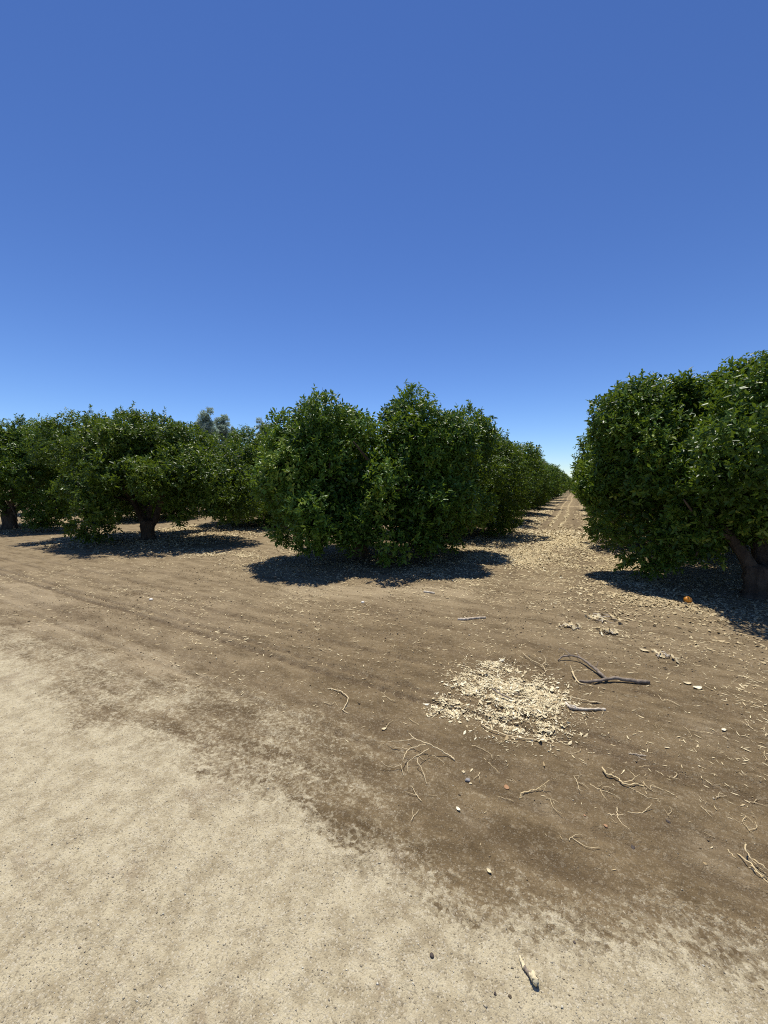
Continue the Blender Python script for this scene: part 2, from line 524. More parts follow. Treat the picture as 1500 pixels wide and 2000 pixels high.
def crown_mesh(name, seed, blobs, n_leaves, leaf=0.095, sub=(0.23, 0.48), per=8, mat=None, zmin=0.12, spikes=14, density=5.4, gap=0.0, up=0.55):
    rng = np.random.default_rng(seed)
    B = np.array(blobs, float)
    C, R = B[:, :3], B[:, 3:6]
    area = (R[:, 0] * R[:, 1] + R[:, 0] * R[:, 2] + R[:, 1] * R[:, 2])
    # leaf clumps over the surface of the main masses
    n_try = int(area.sum() * density * 1.7)
    bi = rng.choice(len(B), n_try, p=area / area.sum())
    u = unit(rng.normal(size=(n_try, 3)))
    pos = C[bi] + u * R[bi] * rng.uniform(0.80, 1.04, n_try)[:, None]
    q = np.linalg.norm((pos[:, None] - C[None]) / R[None], axis=2)
    q[np.arange(n_try), bi] = 9
    ok = (q.min(1) > 0.74) & (pos[:, 2] > zmin + 0.12)
    if gap > 0:
        ok &= rng.random(n_try) > gap
    pos, u = pos[ok], u[ok]
    out = unit(u / R[bi[ok]])
    sr = np.minimum(rng.uniform(sub[0], sub[1], len(pos)), 1.2 * R[bi[ok]].min(1))
    w = sr ** 2
    n_sh = n_leaves // per
    si = rng.choice(len(pos), int(n_sh * 1.5), p=w / w.sum())
    v = unit(rng.normal(size=(len(si), 3)) + out[si] * 0.55)
    p = pos[si] + v * (sr[si] * rng.uniform(0.45, 1.08, len(si)) ** 0.7)[:, None]
    p += rng.normal(0, 0.03, p.shape)
    ok = (p[:, 2] > zmin) & (np.sum(v * out[si], 1) > -0.45)
    p, v, o = p[ok][:n_sh], v[ok][:n_sh], out[si][ok][:n_sh]
    m = len(p)
    upw = np.where(p[:, 2] < 0.9, -0.05, up) * rng.uniform(0.3, 1.3, m)
    s = unit(0.65 * v + 0.4 * o + rng.normal(0, 0.33, (m, 3)) + upw[:, None] * np.array([[0, 0, 1.0]]))
    slen = rng.uniform(0.07, 0.20, m) * leaf / 0.095
    young = rng.random(m) < 0.20
    # a few long upright shoots out of the top
    top = np.argsort(-(p[:, 2] + rng.uniform(0, 0.5, m)))[:spikes * 6]
    sp = rng.choice(top, spikes, replace=False) if spikes else np.zeros(0, int)
    s[sp] = unit(np.array([[0, 0, 1.0]]) + rng.normal(0, 0.28, (len(sp), 3)))
    slen[sp] = rng.uniform(0.18, 0.34, len(sp))
    k = np.full(m, per); k[sp] = per * 2 + 4
    idx = np.repeat(np.arange(m), k)
    t = np.concatenate([(np.arange(c) + rng.random()) / c for c in k])
    base = p[idx] + s[idx] * (slen[idx] * t)[:, None]
    az = t * k[idx] * 2.399 + rng.uniform(0, 6.28, m)[idx]
    L = leaf * rng.uniform(0.70, 1.22, len(idx))
    L[np.isin(idx, sp)] *= 0.85
    spread = 0.25 + 0.9 * t ** 2 * rng.uniform(0.6, 1.2, len(idx))
    vv, ff = leaf_arrays(rng, base, s[idx], az, L, spread)
    ct = rng.normal(0, 0.14, len(pos)) + (rng.random(len(pos)) < 0.16) * 0.22
    ci = si[ok][:n_sh]
    tint = np.clip(rng.beta(2, 2, len(idx)) * 0.70 + ct[ci][idx] + young[idx] * rng.uniform(0.12, 0.45, len(idx)), 0, 1)
    # inner leaves closing the crown
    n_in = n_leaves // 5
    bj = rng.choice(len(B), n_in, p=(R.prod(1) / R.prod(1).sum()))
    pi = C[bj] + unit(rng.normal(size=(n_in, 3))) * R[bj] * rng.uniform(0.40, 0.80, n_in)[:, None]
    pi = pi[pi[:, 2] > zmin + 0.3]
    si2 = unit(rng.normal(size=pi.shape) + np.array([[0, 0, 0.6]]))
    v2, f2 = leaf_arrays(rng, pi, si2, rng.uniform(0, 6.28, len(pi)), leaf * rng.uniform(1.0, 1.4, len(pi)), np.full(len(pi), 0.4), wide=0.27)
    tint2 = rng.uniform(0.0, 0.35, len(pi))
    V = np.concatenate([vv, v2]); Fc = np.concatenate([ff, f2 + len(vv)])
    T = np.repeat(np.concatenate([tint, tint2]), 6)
    # stop leaves poking into the soil
    V[:, 2] = np.maximum(V[:, 2], 0.05)
    return np_mesh(name, V, Fc, mat or M_LEAF, False, dict(tint=T))


def tube(path, radii, sides=12, seed=0, rough=0.10, lobes=0.0, cap=True):
    """knobbly tapered tube along a path; returns verts, quads"""
    sides += sides % 2
    rng = np.random.default_rng(seed)
    path = np.array([tuple(p) for p in path], float); radii = np.array(radii, float)
    tan = unit(np.gradient(path, axis=0))
    ref = np.array([0.31, 0.95, 0.05])
    V, n = [], len(path)
    ang = np.linspace(0, 2 * np.pi, sides, endpoint=False)
    ph = rng.uniform(0, 6.28, 4)
    for i in range(n):
        e1 = np.cross(tan[i], ref)
        if np.linalg.norm(e1) < 0.05: e1 = np.cross(tan[i], [1, 0, 0])
        e1 = e1 / np.linalg.norm(e1); e2 = np.cross(tan[i], e1)
        rr = radii[i] * (1 + lobes * (np.sin(3 * ang + ph[0] + i * 0.12) + 0.6 * np.sin(5 * ang + ph[1])) + rough * rng.normal(0, 0.55, sides) + rough * 0.6 * np.sin(2 * ang + ph[2] + i * 0.5))
        V.append(path[i] + (np.cos(ang) * rr)[:, None] * e1 + (np.sin(ang) * rr)[:, None] * e2)
    V = np.concatenate(V)
    a = np.arange(n * sides).reshape(n, sides)
    b = np.roll(a, -1, axis=1)
    F = np.stack([a[:-1].ravel(), b[:-1].ravel(), b[1:].ravel(), a[1:].ravel()], 1)
    if cap:
        V = np.concatenate([V, path[:1], path[-1:]])
        c0, c1 = n * sides, n * sides + 1
        j = np.arange(0, sides, 2)
        e0 = np.stack([np.full(len(j), c0), a[0][(j + 2) % sides], a[0][j + 1], a[0][j]], 1)
        e1_ = np.stack([np.full(len(j), c1), a[-1][j], a[-1][j + 1], a[-1][(j + 2) % sides]], 1)
        F = np.concatenate([F, e0, e1_])
    return V, F


def join(parts):
    V, F, o = [], [], 0
    for v, f in parts:
        V.append(v); F.append(f + o); o += len(v)
    return np.concatenate(V), np.concatenate(F)


def smooth_path(pts, n):
    pts = np.array([tuple(p) for p in pts], float)
    t = np.linspace(0, len(pts) - 1, n)
    out = np.empty((n, 3))
    P_ = np.vstack([2 * pts[0] - pts[1], pts, 2 * pts[-1] - pts[-2]])
    for k, tt in enumerate(t):
        i = min(int(tt), len(pts) - 2); f = tt - i
        p0, p1, p2, p3 = P_[i], P_[i + 1], P_[i + 2], P_[i + 3]
        out[k] = 0.5 * ((2 * p1) + (-p0 + p2) * f + (2 * p0 - 5 * p1 + 4 * p2 - p3) * f ** 2 + (-p0 + 3 * p1 - 3 * p2 + p3) * f ** 3)
    return out


def trunk_parts(seed, height_fork=0.6, r=0.16, lean=(0, 0), limbs=None, reach=1.25, mat=None, top=2.1):
    rng = np.random.default_rng(seed)
    lx, ly = lean
    fork = np.array([lx, ly, height_fork])
    n = 16
    path = smooth_path([(0, 0, -0.12), (0, 0, 0.06), (lx * 0.4, ly * 0.4, height_fork * 0.5), fork, fork + (0, 0, 0.16)], n)
    z = path[:, 2]
    rad = r * (1 + 0.55 * np.exp(-np.maximum(z, 0) / 0.09) + 0.18 * np.exp(-((z - height_fork) / 0.14) ** 2))
    rad[-1] *= 0.55
    V, F = tube(path, rad, 16, seed, 0.07, 0.09)
    tm = np_mesh('trunk', V, F, mat or M_BARK, True)
    lm = []
    if limbs is None:
        k = 4
        a0 = rng.uniform(0, 6.28)
        limbs = [(a0 + i * 6.283 / k + rng.uniform(-0.3, 0.3), rng.uniform(0.55, 0.75) * r) for i in range(k)]
    for (a, rr) in limbs:
        d = np.array([math.cos(a), math.sin(a), 0])
        rc = reach * rng.uniform(0.8, 1.1)
        pts = [fork - np.array([0, 0, 0.12]) + d * 0.02, fork + d * 0.16 + (0, 0, 0.14), fork + d * rc * 0.42 + (0, 0, 0.62 + rng.uniform(-.1, .1)),
               fork + d * rc * 0.75 + (0, 0, 1.15), fork + d * rc * 0.85 + (0, 0, top - height_fork)]
        pts = [np.array(p) + (rng.normal(0, 0.035, 3) if 0 < i else 0) for i, p in enumerate(pts)]
        main = tube(smooth_path(pts, 16), np.linspace(rr, rr * 0.16, 16), 10, seed + 3, 0.07, 0.05)
        sub = [main]
        for j in range(4):                              # smaller branches off the limb
            i0 = rng.integers(1, 4)
            q = pts[i0] + (pts[i0 + 1] - pts[i0]) * rng.random()
            e = unit(d + rng.normal(0, 0.7, 3) + np.array([0, 0, 0.25]))
            ln = rng.uniform(0.5, 1.0)
            sub.append(tube(smooth_path([q, q + e * ln * 0.5 + rng.normal(0, 0.04, 3), q + e * ln + np.array([0, 0, rng.uniform(-0.2, 0.25)])], 8),
                            np.linspace(rr * 0.42, rr * 0.10, 8), 7, seed + j, 0.05))
        v, f = join(sub)
        lm.append(np_mesh('limb', v, f, mat or M_BARK, True))
    return tm, lm


def generic_blobs(seed, r=2.4, top=3.5, skirt=0.28):
    """the hedged, rounded habit of an orchard tree with a ragged skirt"""
    rng = np.random.default_rng(seed)
    b = [(0, 0, top * 0.52, r * 0.80, r * 0.80, top * 0.42)]
    k = 9
    a0 = rng.uniform(0, 6.28)
    for i in range(k):
        a = a0 + i * 6.283 / k + rng.uniform(-0.25, 0.25)
        rr = r * rng.uniform(0.62, 0.72)
        zz = rng.uniform(1.25, 2.3)
        b.append((math.cos(a) * rr, math.sin(a) * rr, zz, rng.uniform(0.62, 0.86), rng.uniform(0.62, 0.86), rng.uniform(0.75, 1.05)))
    for i in range(6):
        a = rng.uniform(0, 6.28); rr = r * rng.uniform(0.1, 0.55)
        b.append((math.cos(a) * rr, math.sin(a) * rr, top - rng.uniform(0.65, 0.95), rng.uniform(0.6, 0.9), rng.uniform(0.6, 0.9), rng.uniform(0.6, 0.8)))
    for i in range(6):
        a = a0 + i * 6.283 / 6 + rng.uniform(-0.35, 0.35); rr = r * rng.uniform(0.62, 0.85)
        h = rng.uniform(skirt, skirt + 0.35)
        b.append((math.cos(a) * rr, math.sin(a) * rr, h + 0.5, rng.uniform(0.35, 0.55), rng.uniform(0.35, 0.55), 0.55))
    return b


def cam_blobs(trunk_px, items):
    """main masses of a tree given as (photo x, photo y, depth offset toward the camera, half width, half height) round its trunk"""
    t = P(*trunk_px)
    fwd = Vector((-math.sin(YAW), math.cos(YAW), 0)); rgt = Vector((math.cos(YAW), math.sin(YAW), 0))
    d0 = t.dot(fwd); out = []
    for (px, py, off, rw, rh) in items:
        d = d0 - off
        rr = ray(px, py)
        s = d / Vector((rr.x, rr.y, 0)).dot(fwd)
        p = Vector((rr.x * s, rr.y * s, CAM_H + rr.z * s)) - t
        out.append((p.dot(rgt), p.dot(fwd), p.z, rw - min(0.24, 0.28 * rw), rw - min(0.24, 0.28 * rw), rh - min(0.26, 0.28 * rh)))
    return t, out


def make_tree(name, loc, rz, crown, trunk, limbs):
    root = empty(name, loc, rz)
    t = link_mesh('trunk', trunk, root)
    for l in limbs:
        link_mesh('limb', l, t)
    link_mesh('crown', crown, root)
    return root


def copy_tree(src, loc, rz, sc=1.0, sz=1.0):
    r = src.copy(); COL.objects.link(r)
    r.location = loc; r.rotation_euler = (0, 0, rz); r.scale = (sc, sc, sc * sz)
    for c in list(src.children):
        cc = c.copy(); COL.objects.link(cc); cc.parent = r
        for g in list(c.children):
            gg = g.copy(); COL.objects.link(gg); gg.parent = cc
    return r


# --- the two-lobed tree at the head of the lane's left row
t0, bl = cam_blobs((703, 1092), [
    (640, 885, 0.1, 0.95, 1.02), (600, 925, 0.3, 0.90, 0.95), (570, 895, -0.1, 0.72, 0.78), (680, 870, -0.4, 0.75, 0.75),
    (822, 866, 0.2, 0.82, 0.86), (800, 838, -0.1, 0.55, 0.46), (650, 862, -0.1, 0.66, 0.48), (585, 868, -0.1, 0.62, 0.50), (845, 900, 0.0, 0.85, 0.95), (760, 930, 0.9, 0.85, 0.95), (880, 905, -0.5, 0.72, 0.9), (545, 930, 0.1, 0.50, 0.60), (540, 985, 0.2, 0.38, 0.55),
    (690, 950, 0.6, 1.0, 0.9), (640, 985, 1.0, 0.62, 0.62), (745, 1005, 0.85, 0.60, 0.66), (800, 1000, 0.8, 0.66, 0.62), (548, 1020, 0.2, 0.30, 0.36),
    (865, 985, 0.4, 0.60, 0.58), (580, 985, 0.5, 0.46, 0.52), (600, 1022, 0.9, 0.42, 0.52), (725, 1045, 0.95, 0.46, 0.48), (785, 1050, 0.9, 0.48, 0.46), (700, 1010, 0.8, 0.40, 0.42), (830, 1030, 0.8, 0.40, 0.40),
    (720, 925, -1.4, 1.0, 0.85), (650, 930, -1.3, 0.9, 1.0), (800, 930, -1.3, 0.9, 1.0), (860, 1030, 0.1, 0.40, 0.40), (912, 880, -0.9, 0.5, 0.7), (912, 970, -0.6, 0.5, 0.6)])
tm, lm = trunk_parts(11, 0.45, 0.15)
center = make_tree('orange_tree', (t0.x, t0.y, hz(t0.x, t0.y)), YAW, crown_mesh('crown', 101, bl, 112000, leaf=0.086), tm, lm)
tag(center, 'broad two-lobed orange tree alone in the middle, leafy skirt hanging almost to its oval shadow', 'tree', 'orange trees at the front of the rows')

# --- the open tree to its left, forked trunk showing
t1, bl = cam_blobs((288, 1056), [
    (250, 880, 0.2, 1.15, 0.85), (330, 895, 0.1, 1.15, 0.90), (200, 905, 0.4, 0.80, 0.85), (400, 928, 0.0, 1.0, 0.78), (285, 868, -0.6, 1.1, 0.75), (335, 864, 0.2, 0.6, 0.52),
    (170, 875, 0.0, 0.80, 0.75), (230, 850, -0.3, 0.75, 0.65), (130, 870, -0.5, 0.6, 0.6), (185, 965, 0.9, 0.60, 0.70), (182, 1005, 1.1, 0.54, 0.60), (205, 1025, 1.0, 0.44, 0.42), (350, 935, 1.0, 0.9, 0.55), (440, 950, 0.6, 0.70, 0.62), (465, 965, 0.2, 0.52, 0.55),
    (270, 915, 1.2, 0.9, 0.5), (340, 980, 0.7, 0.40, 0.52), (420, 985, 0.7, 0.52, 0.48), (455, 990, 0.5, 0.42, 0.42), (240, 880, -1.4, 1.2, 0.9), (335, 915, -1.4, 1.1, 0.85), (180, 900, -0.9, 0.8, 0.9)])
tm, lm = trunk_parts(12, 0.40, 0.15, (0.02, -0.03), [(2.75, 0.075), (0.35, 0.115), (4.2, 0.075), (1.6, 0.09)], 0.95)
left = make_tree('orange_tree', (t1.x, t1.y, hz(t1.x, t1.y)), YAW, crown_mesh('crown', 102, bl, 92000, leaf=0.088, spikes=22), tm, lm)
tag(left, 'orange tree left of the middle with its gnarled forked trunk bare below the crown', 'tree', 'orange trees at the front of the rows')

# --- the tree at the right edge
t2, bl = cam_blobs((1482, 1172), [
    (1238, 846, -1.5, 0.66, 0.62), (1228, 900, -1.4, 0.62, 0.75), (1238, 975, -1.2, 0.60, 0.62), (1258, 1035, -1.0, 0.46, 0.46), (1205, 1000, -1.7, 0.42, 0.52), (1212, 842, -1.5, 0.50, 0.42), (1290, 826, -1.3, 0.60, 0.36), (1180, 850, -1.5, 0.34, 0.6), (1172, 920, -1.6, 0.28, 0.6),
    (1300, 836, -1.2, 0.74, 0.58), (1300, 900, -1.0, 0.84, 0.85), (1310, 980, -0.8, 0.62, 0.60), (1318, 1030, -0.6, 0.34, 0.42), (1270, 930, -1.0, 0.5, 0.7),
    (1380, 834, -1.0, 0.74, 0.58), (1380, 900, -0.7, 0.74, 0.82), (1400, 980, -0.3, 0.50, 0.58), (1372, 1065, -0.2, 0.34, 0.40), (1435, 985, 0.1, 0.42, 0.38), (1465, 1005, 0.2, 0.36, 0.36), (1535, 785, -0.1, 0.6, 0.5), (1480, 965, 0.3, 0.46, 0.40),
    (1450, 822, -0.6, 0.74, 0.56), (1450, 900, -0.4, 0.70, 0.85), (1445, 975, 0.0, 0.46, 0.50), (1520, 810, 0.0, 0.74, 0.64), (1530, 890, 0.2, 0.74, 0.85), (1600, 900, 0.3, 1.0, 1.0),
    (1345, 900, -0.15, 0.34, 0.50), (1425, 880, 0.35, 0.38, 0.50), (1500, 880, 0.6, 0.50, 0.62),
    (1400, 880, -1.8, 1.2, 0.95), (1500, 880, -1.5, 1.2, 1.0), (1650, 900, -0.8, 1.1, 1.0), (1330, 900, -1.6, 0.9, 0.9)])
tm, lm = trunk_parts(13, 0.30, 0.15, (-0.02, 0), [(2.85, 0.095), (0.9, 0.12), (5.6, 0.08), (2.0, 0.10)], 1.0, None, 1.8)
right = make_tree('orange_tree', (t2.x, t2.y, hz(t2.x, t2.y)), YAW, crown_mesh('crown', 103, bl, 150000, leaf=0.080), tm, lm)
tag(right, 'broad flat-topped orange tree cut by the right edge, dark forked trunk in its own shade', 'tree', 'orange trees at the front of the rows')

# --- kinds copied along the rows
PROTO = []
FARPROTO = []
ROT = random.Random(5)
VAR = []
for s in (1, 2, 3):
    tm, lm = trunk_parts(20 + s)
    VAR.append((crown_mesh('crown', 200 + s, generic_blobs(300 + s), 64000, leaf=0.09), tm, lm))
FAR = []
for s in (1, 2, 3):
    tm, lm = trunk_parts(30 + s)
    FAR.append((crown_mesh('crown', 220 + s, generic_blobs(320 + s), 8500, leaf=0.20, spikes=8, density=5.0), tm, []))
_made = {}
_cnt = [0]


def row_tree(x, y, label, group, tall=1.0):
    far = math.hypot(x, y) > 36
    k = _cnt[0] % 3; _cnt[0] += 1
    key = (far, k)
    loc = (x + ROT.uniform(-0.12, 0.12), y + ROT.uniform(-0.2, 0.2), 0)
    loc = (loc[0], loc[1], hz(loc[0], loc[1]))
    lane_row = abs(x + 0.6) < 4
    rz, sc, sz = (ROT.choice((0, math.pi)) + ROT.uniform(-0.2, 0.2)) if lane_row else ROT.uniform(0, 6.28), ROT.uniform(0.95, 1.05), ROT.uniform(0.95, 1.04) * tall
    if key not in _made:
        c, t, l = (FAR if far else VAR)[k]
        o = make_tree('orange_tree', loc, rz, c, t, l)
        o.scale = (sc, sc, sc * sz)
        _made[key] = o
    else:
        o = copy_tree(_made[key], loc, rz, sc, sz)
    if lane_row:
        o.scale = (sc, sc * 0.87, sc * sz)
    return tag(o, label, 'tree', group)


SP = 4.85
LANE_END = 52
ordn = ['', '', 'second', 'third', 'fourth']
for k in range(1, LANE_END):
    if k <= 3:
        lab = '%s orange tree from the front in the row along the left side of the lane' % ordn[k + 1]
    else:
        lab = 'orange tree far down the leafy row that lines the left side of the lane'
    row_tree(-3.75, t0.y + SP * k, lab, 'orange trees along the left of the lane', 0.97)
for k in range(1, LANE_END):
    lab = '%s orange tree from the front in the row along the right side of the lane' % ordn[k + 1] if k <= 2 else 'orange tree far down the leafy row that lines the right side of the lane'
    row_tree(2.55, t2.y + SP * k, lab, 'orange trees along the right of the lane')
for x_ in (-2.2, 0.4):
    row_tree(x_, t0.y + SP * LANE_END + 6, 'far-off orange tree closing the end of the lane at its vanishing point', 'orange trees closing the end of the lane')
for k in range(1, 5):
    lab = 'dark orange tree right behind the open tree with the forked trunk' if k == 1 else 'orange tree deeper in the same row as the open tree with the forked trunk'
    row_tree(-11.1, t1.y + SP * k, lab, 'orange trees in the second row left of the lane', 0.93)
p3, bl = cam_blobs((20, 1033), [
    (45, 880, 0.0, 1.3, 0.95), (100, 888, 0.2, 0.95, 0.9), (-60, 890, 0.0, 1.2, 1.0), (120, 950, 0.5, 0.62, 0.85), (98, 985, 0.6, 0.60, 0.60), (128, 1005, 0.5, 0.42, 0.45), (85, 1010, 0.7, 0.34, 0.36),
    (20, 930, 0.9, 1.1, 0.7), (60, 855, -0.5, 1.1, 0.65), (-40, 980, 0.4, 0.6, 0.5), (20, 900, -1.2, 1.5, 1.0), (-120, 920, 0.0, 1.0, 1.0), (130, 900, -0.6, 0.8, 0.9)])
tm, lm = trunk_parts(15, 0.5, 0.18)
o = make_tree('orange_tree', (p3.x, p3.y, hz(p3.x, p3.y)), YAW, crown_mesh('crown', 105, bl, 66000, leaf=0.092, spikes=20), tm, lm)
tag(o, 'leftmost front orange tree, dark trunk at the left edge of the photo', 'tree', 'orange trees at the front of the rows')
for k in range(1, 4):
    row_tree(p3.x + 0.1, p3.y + SP * k, 'orange tree behind the leftmost front tree, in its row', 'orange trees in the third row left of the lane', 0.9)
for k in range(1, 3):
    row_tree(-25.4, 6.4 + SP * k, 'orange tree behind and left of the leftmost front tree', 'orange trees in the fourth row left of the lane')

# --- gum trees beyond the orchard
for i, (px, top, wpx, lab) in enumerate(((401, 797, 33, 'tallest grey-green gum tree rising behind the orchard, left of its slimmer neighbour'),
                                         (433, 804, 22, 'slim grey-green gum tree rising behind the orchard, right of the tallest one'),
                                         (454, 827, 16, 'small low gum tree top just right of the slim gum tree'),
                                         (518, 817, 32, 'lone rounded gum tree top beside the left edge of the two-lobed orange tree'))):
    d = 78.0 + 3 * i
    rr = ray(px, top)
    s = d / math.hypot(rr.x, rr.y)
    H = CAM_H + rr.z * s
    w = wpx / F_PX * d * 0.5
    rg = np.random.default_rng(60 + i)
    bl = [(rg.normal(0, w * 0.18), rg.normal(0, w * 0.18), H * f, w * g * 0.85, w * g * 0.85, H * 0.10) for f, g in ((0.88, 0.42), (0.80, 0.68), (0.70, 0.8), (0.56, 0.8), (0.42, 0.7))]
    c = crown_mesh('crown', 400 + i, bl, 13000, leaf=0.30, sub=(0.35, 0.6), per=6, mat=M_GUM, zmin=3.0, spikes=0, density=1.6, up=-0.1)
    v, f = tube(smooth_path([(0, 0, -0.2), (0.1, 0, H * 0.3), (-0.1, 0.1, H * 0.6), (0, 0, H * 0.9)], 12), np.linspace(0.32, 0.05, 12), 9, i, 0.05)
    o = make_tree('gum_tree', (rr.x * s, rr.y * s, 0), rg.uniform(0, 6), c, np_mesh('trunk', v, f, M_GUMBARK, True), [])
    tag(o, lab, 'tree', 'gum trees beyond the orchard')

EXTRA = True
# ------------------------------------------------------------------ loose litter (nobody could count it)
def scatter_points(rng, x0, x1, y0, y1, n, dens):
    """n tries, kept where dens(x, y) beats chance"""
    x = rng.uniform(x0, x1, n); y = rng.uniform(y0, y1, n)
    k = rng.random(n) < dens(x, y)
    return x[k], y[k]


def in_view(x, y, margin=0.12):
    f = -x * math.sin(YAW) + y * math.cos(YAW)
    r = x * math.cos(YAW) + y * math.sin(YAW)
    return (f > 0.4) & (np.abs(r) < f * (1 + margin) + 0.6)


def flake_mesh(name, rng, x, y, L, asp, mat, lift=0.006, tilt=0.28, curl=0.25, tint=None, base=None, zoff=None):
    """curled dry leaves / slivers: 6-point folded blades lying on the soil"""
    n = len(x)
    z = height(x, y) + lift + (zoff if zoff is not None else 0)
    a = rng.uniform(0, 6.283, n)
    el = rng.normal(0, tilt, n)
    l = np.stack([np.cos(a) * np.cos(el), np.sin(a) * np.cos(el), np.sin(el)], 1)
    up = unit(np.array([[0, 0, 1.0]]) + rng.normal(0, tilt, (n, 3)))
    sd = unit(np.cross(l, up)); nr = np.cross(sd, l)
    b = np.stack([x, y, z], 1)
    w = (L * asp)[:, None]; Lc = L[:, None]
    fo = rng.uniform(-0.2, 0.6, n)[:, None]
    cu = rng.uniform(-curl, curl, n)[:, None]
    v = np.empty((n, 6, 3))
    v[:, 0] = b - l * Lc * 0.5 + nr * Lc * np.maximum(cu, 0)
    v[:, 1] = b - l * Lc * 0.17 + sd * w + nr * w * fo
    v[:, 2] = b + l * Lc * 0.2 + sd * w * 0.8 + nr * w * fo
    v[:, 3] = b + l * Lc * 0.5 + nr * Lc * np.abs(cu)
    v[:, 4] = b + l * Lc * 0.2 - sd * w * 0.8 + nr * w * fo
    v[:, 5] = b - l * Lc * 0.17 - sd * w + nr * w * fo
    g = height(v[:, :, 0].ravel(), v[:, :, 1].ravel()).reshape(n, 6) + 0.001
    v[:, :, 2] = np.maximum(v[:, :, 2], g)
    i = np.arange(n)[:, None] * 6
    f = np.concatenate([i + np.array([[0, 1, 2, 3]]), i + np.array([[0, 3, 4, 5]])], 1).reshape(-1, 4)
    t = rng.beta(2.2, 1.6, n) if tint is None else tint
    return np_mesh(name, v.reshape(-1, 3), f, mat, False, dict(tint=np.repeat(t, 6)))


rng = np.random.default_rng(77)


def lit_d(x, y):
    l = fields(x, y)[2]
    br = np.where(y > 9.5, fbm(x * 3.5, y * 0.8, 92, 4), fbm(x * 2.6, y * 2.6, 91, 4))
    oq = P(1343, 1177)
    return np.clip(l * (0.35 + 1.2 * sstep(0.36, 0.66, br)), 0, 1) ** 1.25 * in_view(x, y) * (np.hypot(x - oq.x, y - oq.y + 0.03) > 0.13)


xs, ys = [], []
for (x0, x1, y0, y1, n) in ((-4, 5, 3.6, 9.5, 46000), (-2.4, 1.2, 9.5, 26, 18000), (-9, 5, 8, 22, 40000), (-26, -4, 4.5, 17, 90000), (-13, -3.5, 4.8, 9.5, 50000), (-2.6, 1.4, 5.8, 13, 80000)):
    a, b = scatter_points(rng, x0, x1, y0, y1, n, lit_d)
    xs.append(a); ys.append(b)
x = np.concatenate(xs); y = np.concatenate(ys)
L = rng.uniform(0.018, 0.062, len(x)) * (1 + 0.9 * sstep(8, 15, np.hypot(x, y)))
und = np.exp(-(np.min(np.abs(x[:, None] - np.array([[2.4, -3.85, -11.1, -18.3, -25.4]])), 1) / 1.7) ** 4)      # shade under the crowns painted into the leaf tint
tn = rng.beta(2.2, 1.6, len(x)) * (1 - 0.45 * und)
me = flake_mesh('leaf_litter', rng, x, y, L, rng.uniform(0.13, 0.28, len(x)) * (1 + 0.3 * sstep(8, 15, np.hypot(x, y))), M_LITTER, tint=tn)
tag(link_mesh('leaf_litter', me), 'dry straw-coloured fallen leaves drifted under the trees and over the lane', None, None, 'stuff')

# thin slivers of straw and bark over the bare soil
def sliver_d(x, y):
    pth = fields(x, y)[0]
    edge = np.interp(x, EX, EY)
    return np.clip((0.18 + 0.8 * sstep(0.45, 0.7, fbm(x * 1.5, y * 1.5, 45))) * sstep(0.0, 1.3, y - edge) * (0.45 + 0.55 * sstep(-4.5, -1.5, x)) * (0.18 + 0.82 * sstep(2.0, 3.4, np.hypot(x, y))), 0, 1) * in_view(x, y)


x, y = scatter_points(rng, -9, 4.5, 0.8, 8.0, 70000, sliver_d)
L = rng.uniform(0.012, 0.062, len(x)) * rng.uniform(0.5, 1, len(x)) * np.clip(np.hypot(x, y) / 3.6, 0.6, 1.15)
me = flake_mesh('straw_slivers', rng, x, y, L, rng.uniform(0.045, 0.11, len(x)), M_STRAW, 0.003, 0.12, 0.15)
tag(link_mesh('straw_slivers', me), 'tiny straw slivers strewn over the brown soil', None, None, 'stuff')


# crumbs of dry soil
def crumb_d(x, y):
    return in_view(x, y) * sstep(0.45, -0.1, fields(x, y)[0]) * (0.25 + sstep(0.4, 0.65, fbm(x * 2, y * 2, 133)))


x, y = scatter_points(rng, -6.5, 4.2, 0.9, 6.2, 34000, crumb_d)
n = len(x)
r = rng.lognormal(math.log(0.0030), 0.45, n) * np.clip(np.hypot(x, y) / 3.0, 0.6, 1.3)
dirs = np.array([[1, 0, 0], [0, 1, 0], [-1, 0, 0], [0, -1, 0], [0, 0, 1], [0, 0, -1]], float)
v = (dirs[None] * rng.uniform(0.6, 1.3, (n, 6, 1)) + rng.normal(0, 0.2, (n, 6, 3))) * r[:, None, None] + np.stack([x, y, height(x, y) + r * 0.3], 1)[:, None]
t8 = np.array([[0, 1, 4], [1, 2, 4], [2, 3, 4], [3, 0, 4], [1, 0, 5], [2, 1, 5], [3, 2, 5], [0, 3, 5]])
M_CRUMB = make_dry_mat('soil_crumb', (0.14, 0.10, 0.056), (0.29, 0.215, 0.125), (0.48, 0.40, 0.27), 0.95)
me = np_mesh('soil_crumbs', v.reshape(-1, 3), (np.arange(n)[:, None, None] * 6 + t8[None]).reshape(-1, 3), M_CRUMB, False, dict(tint=np.repeat(rng.random(n), 6)))
tag(link_mesh('soil_crumbs', me), 'small dry soil crumbs loose on the brown ground', None, None, 'stuff')

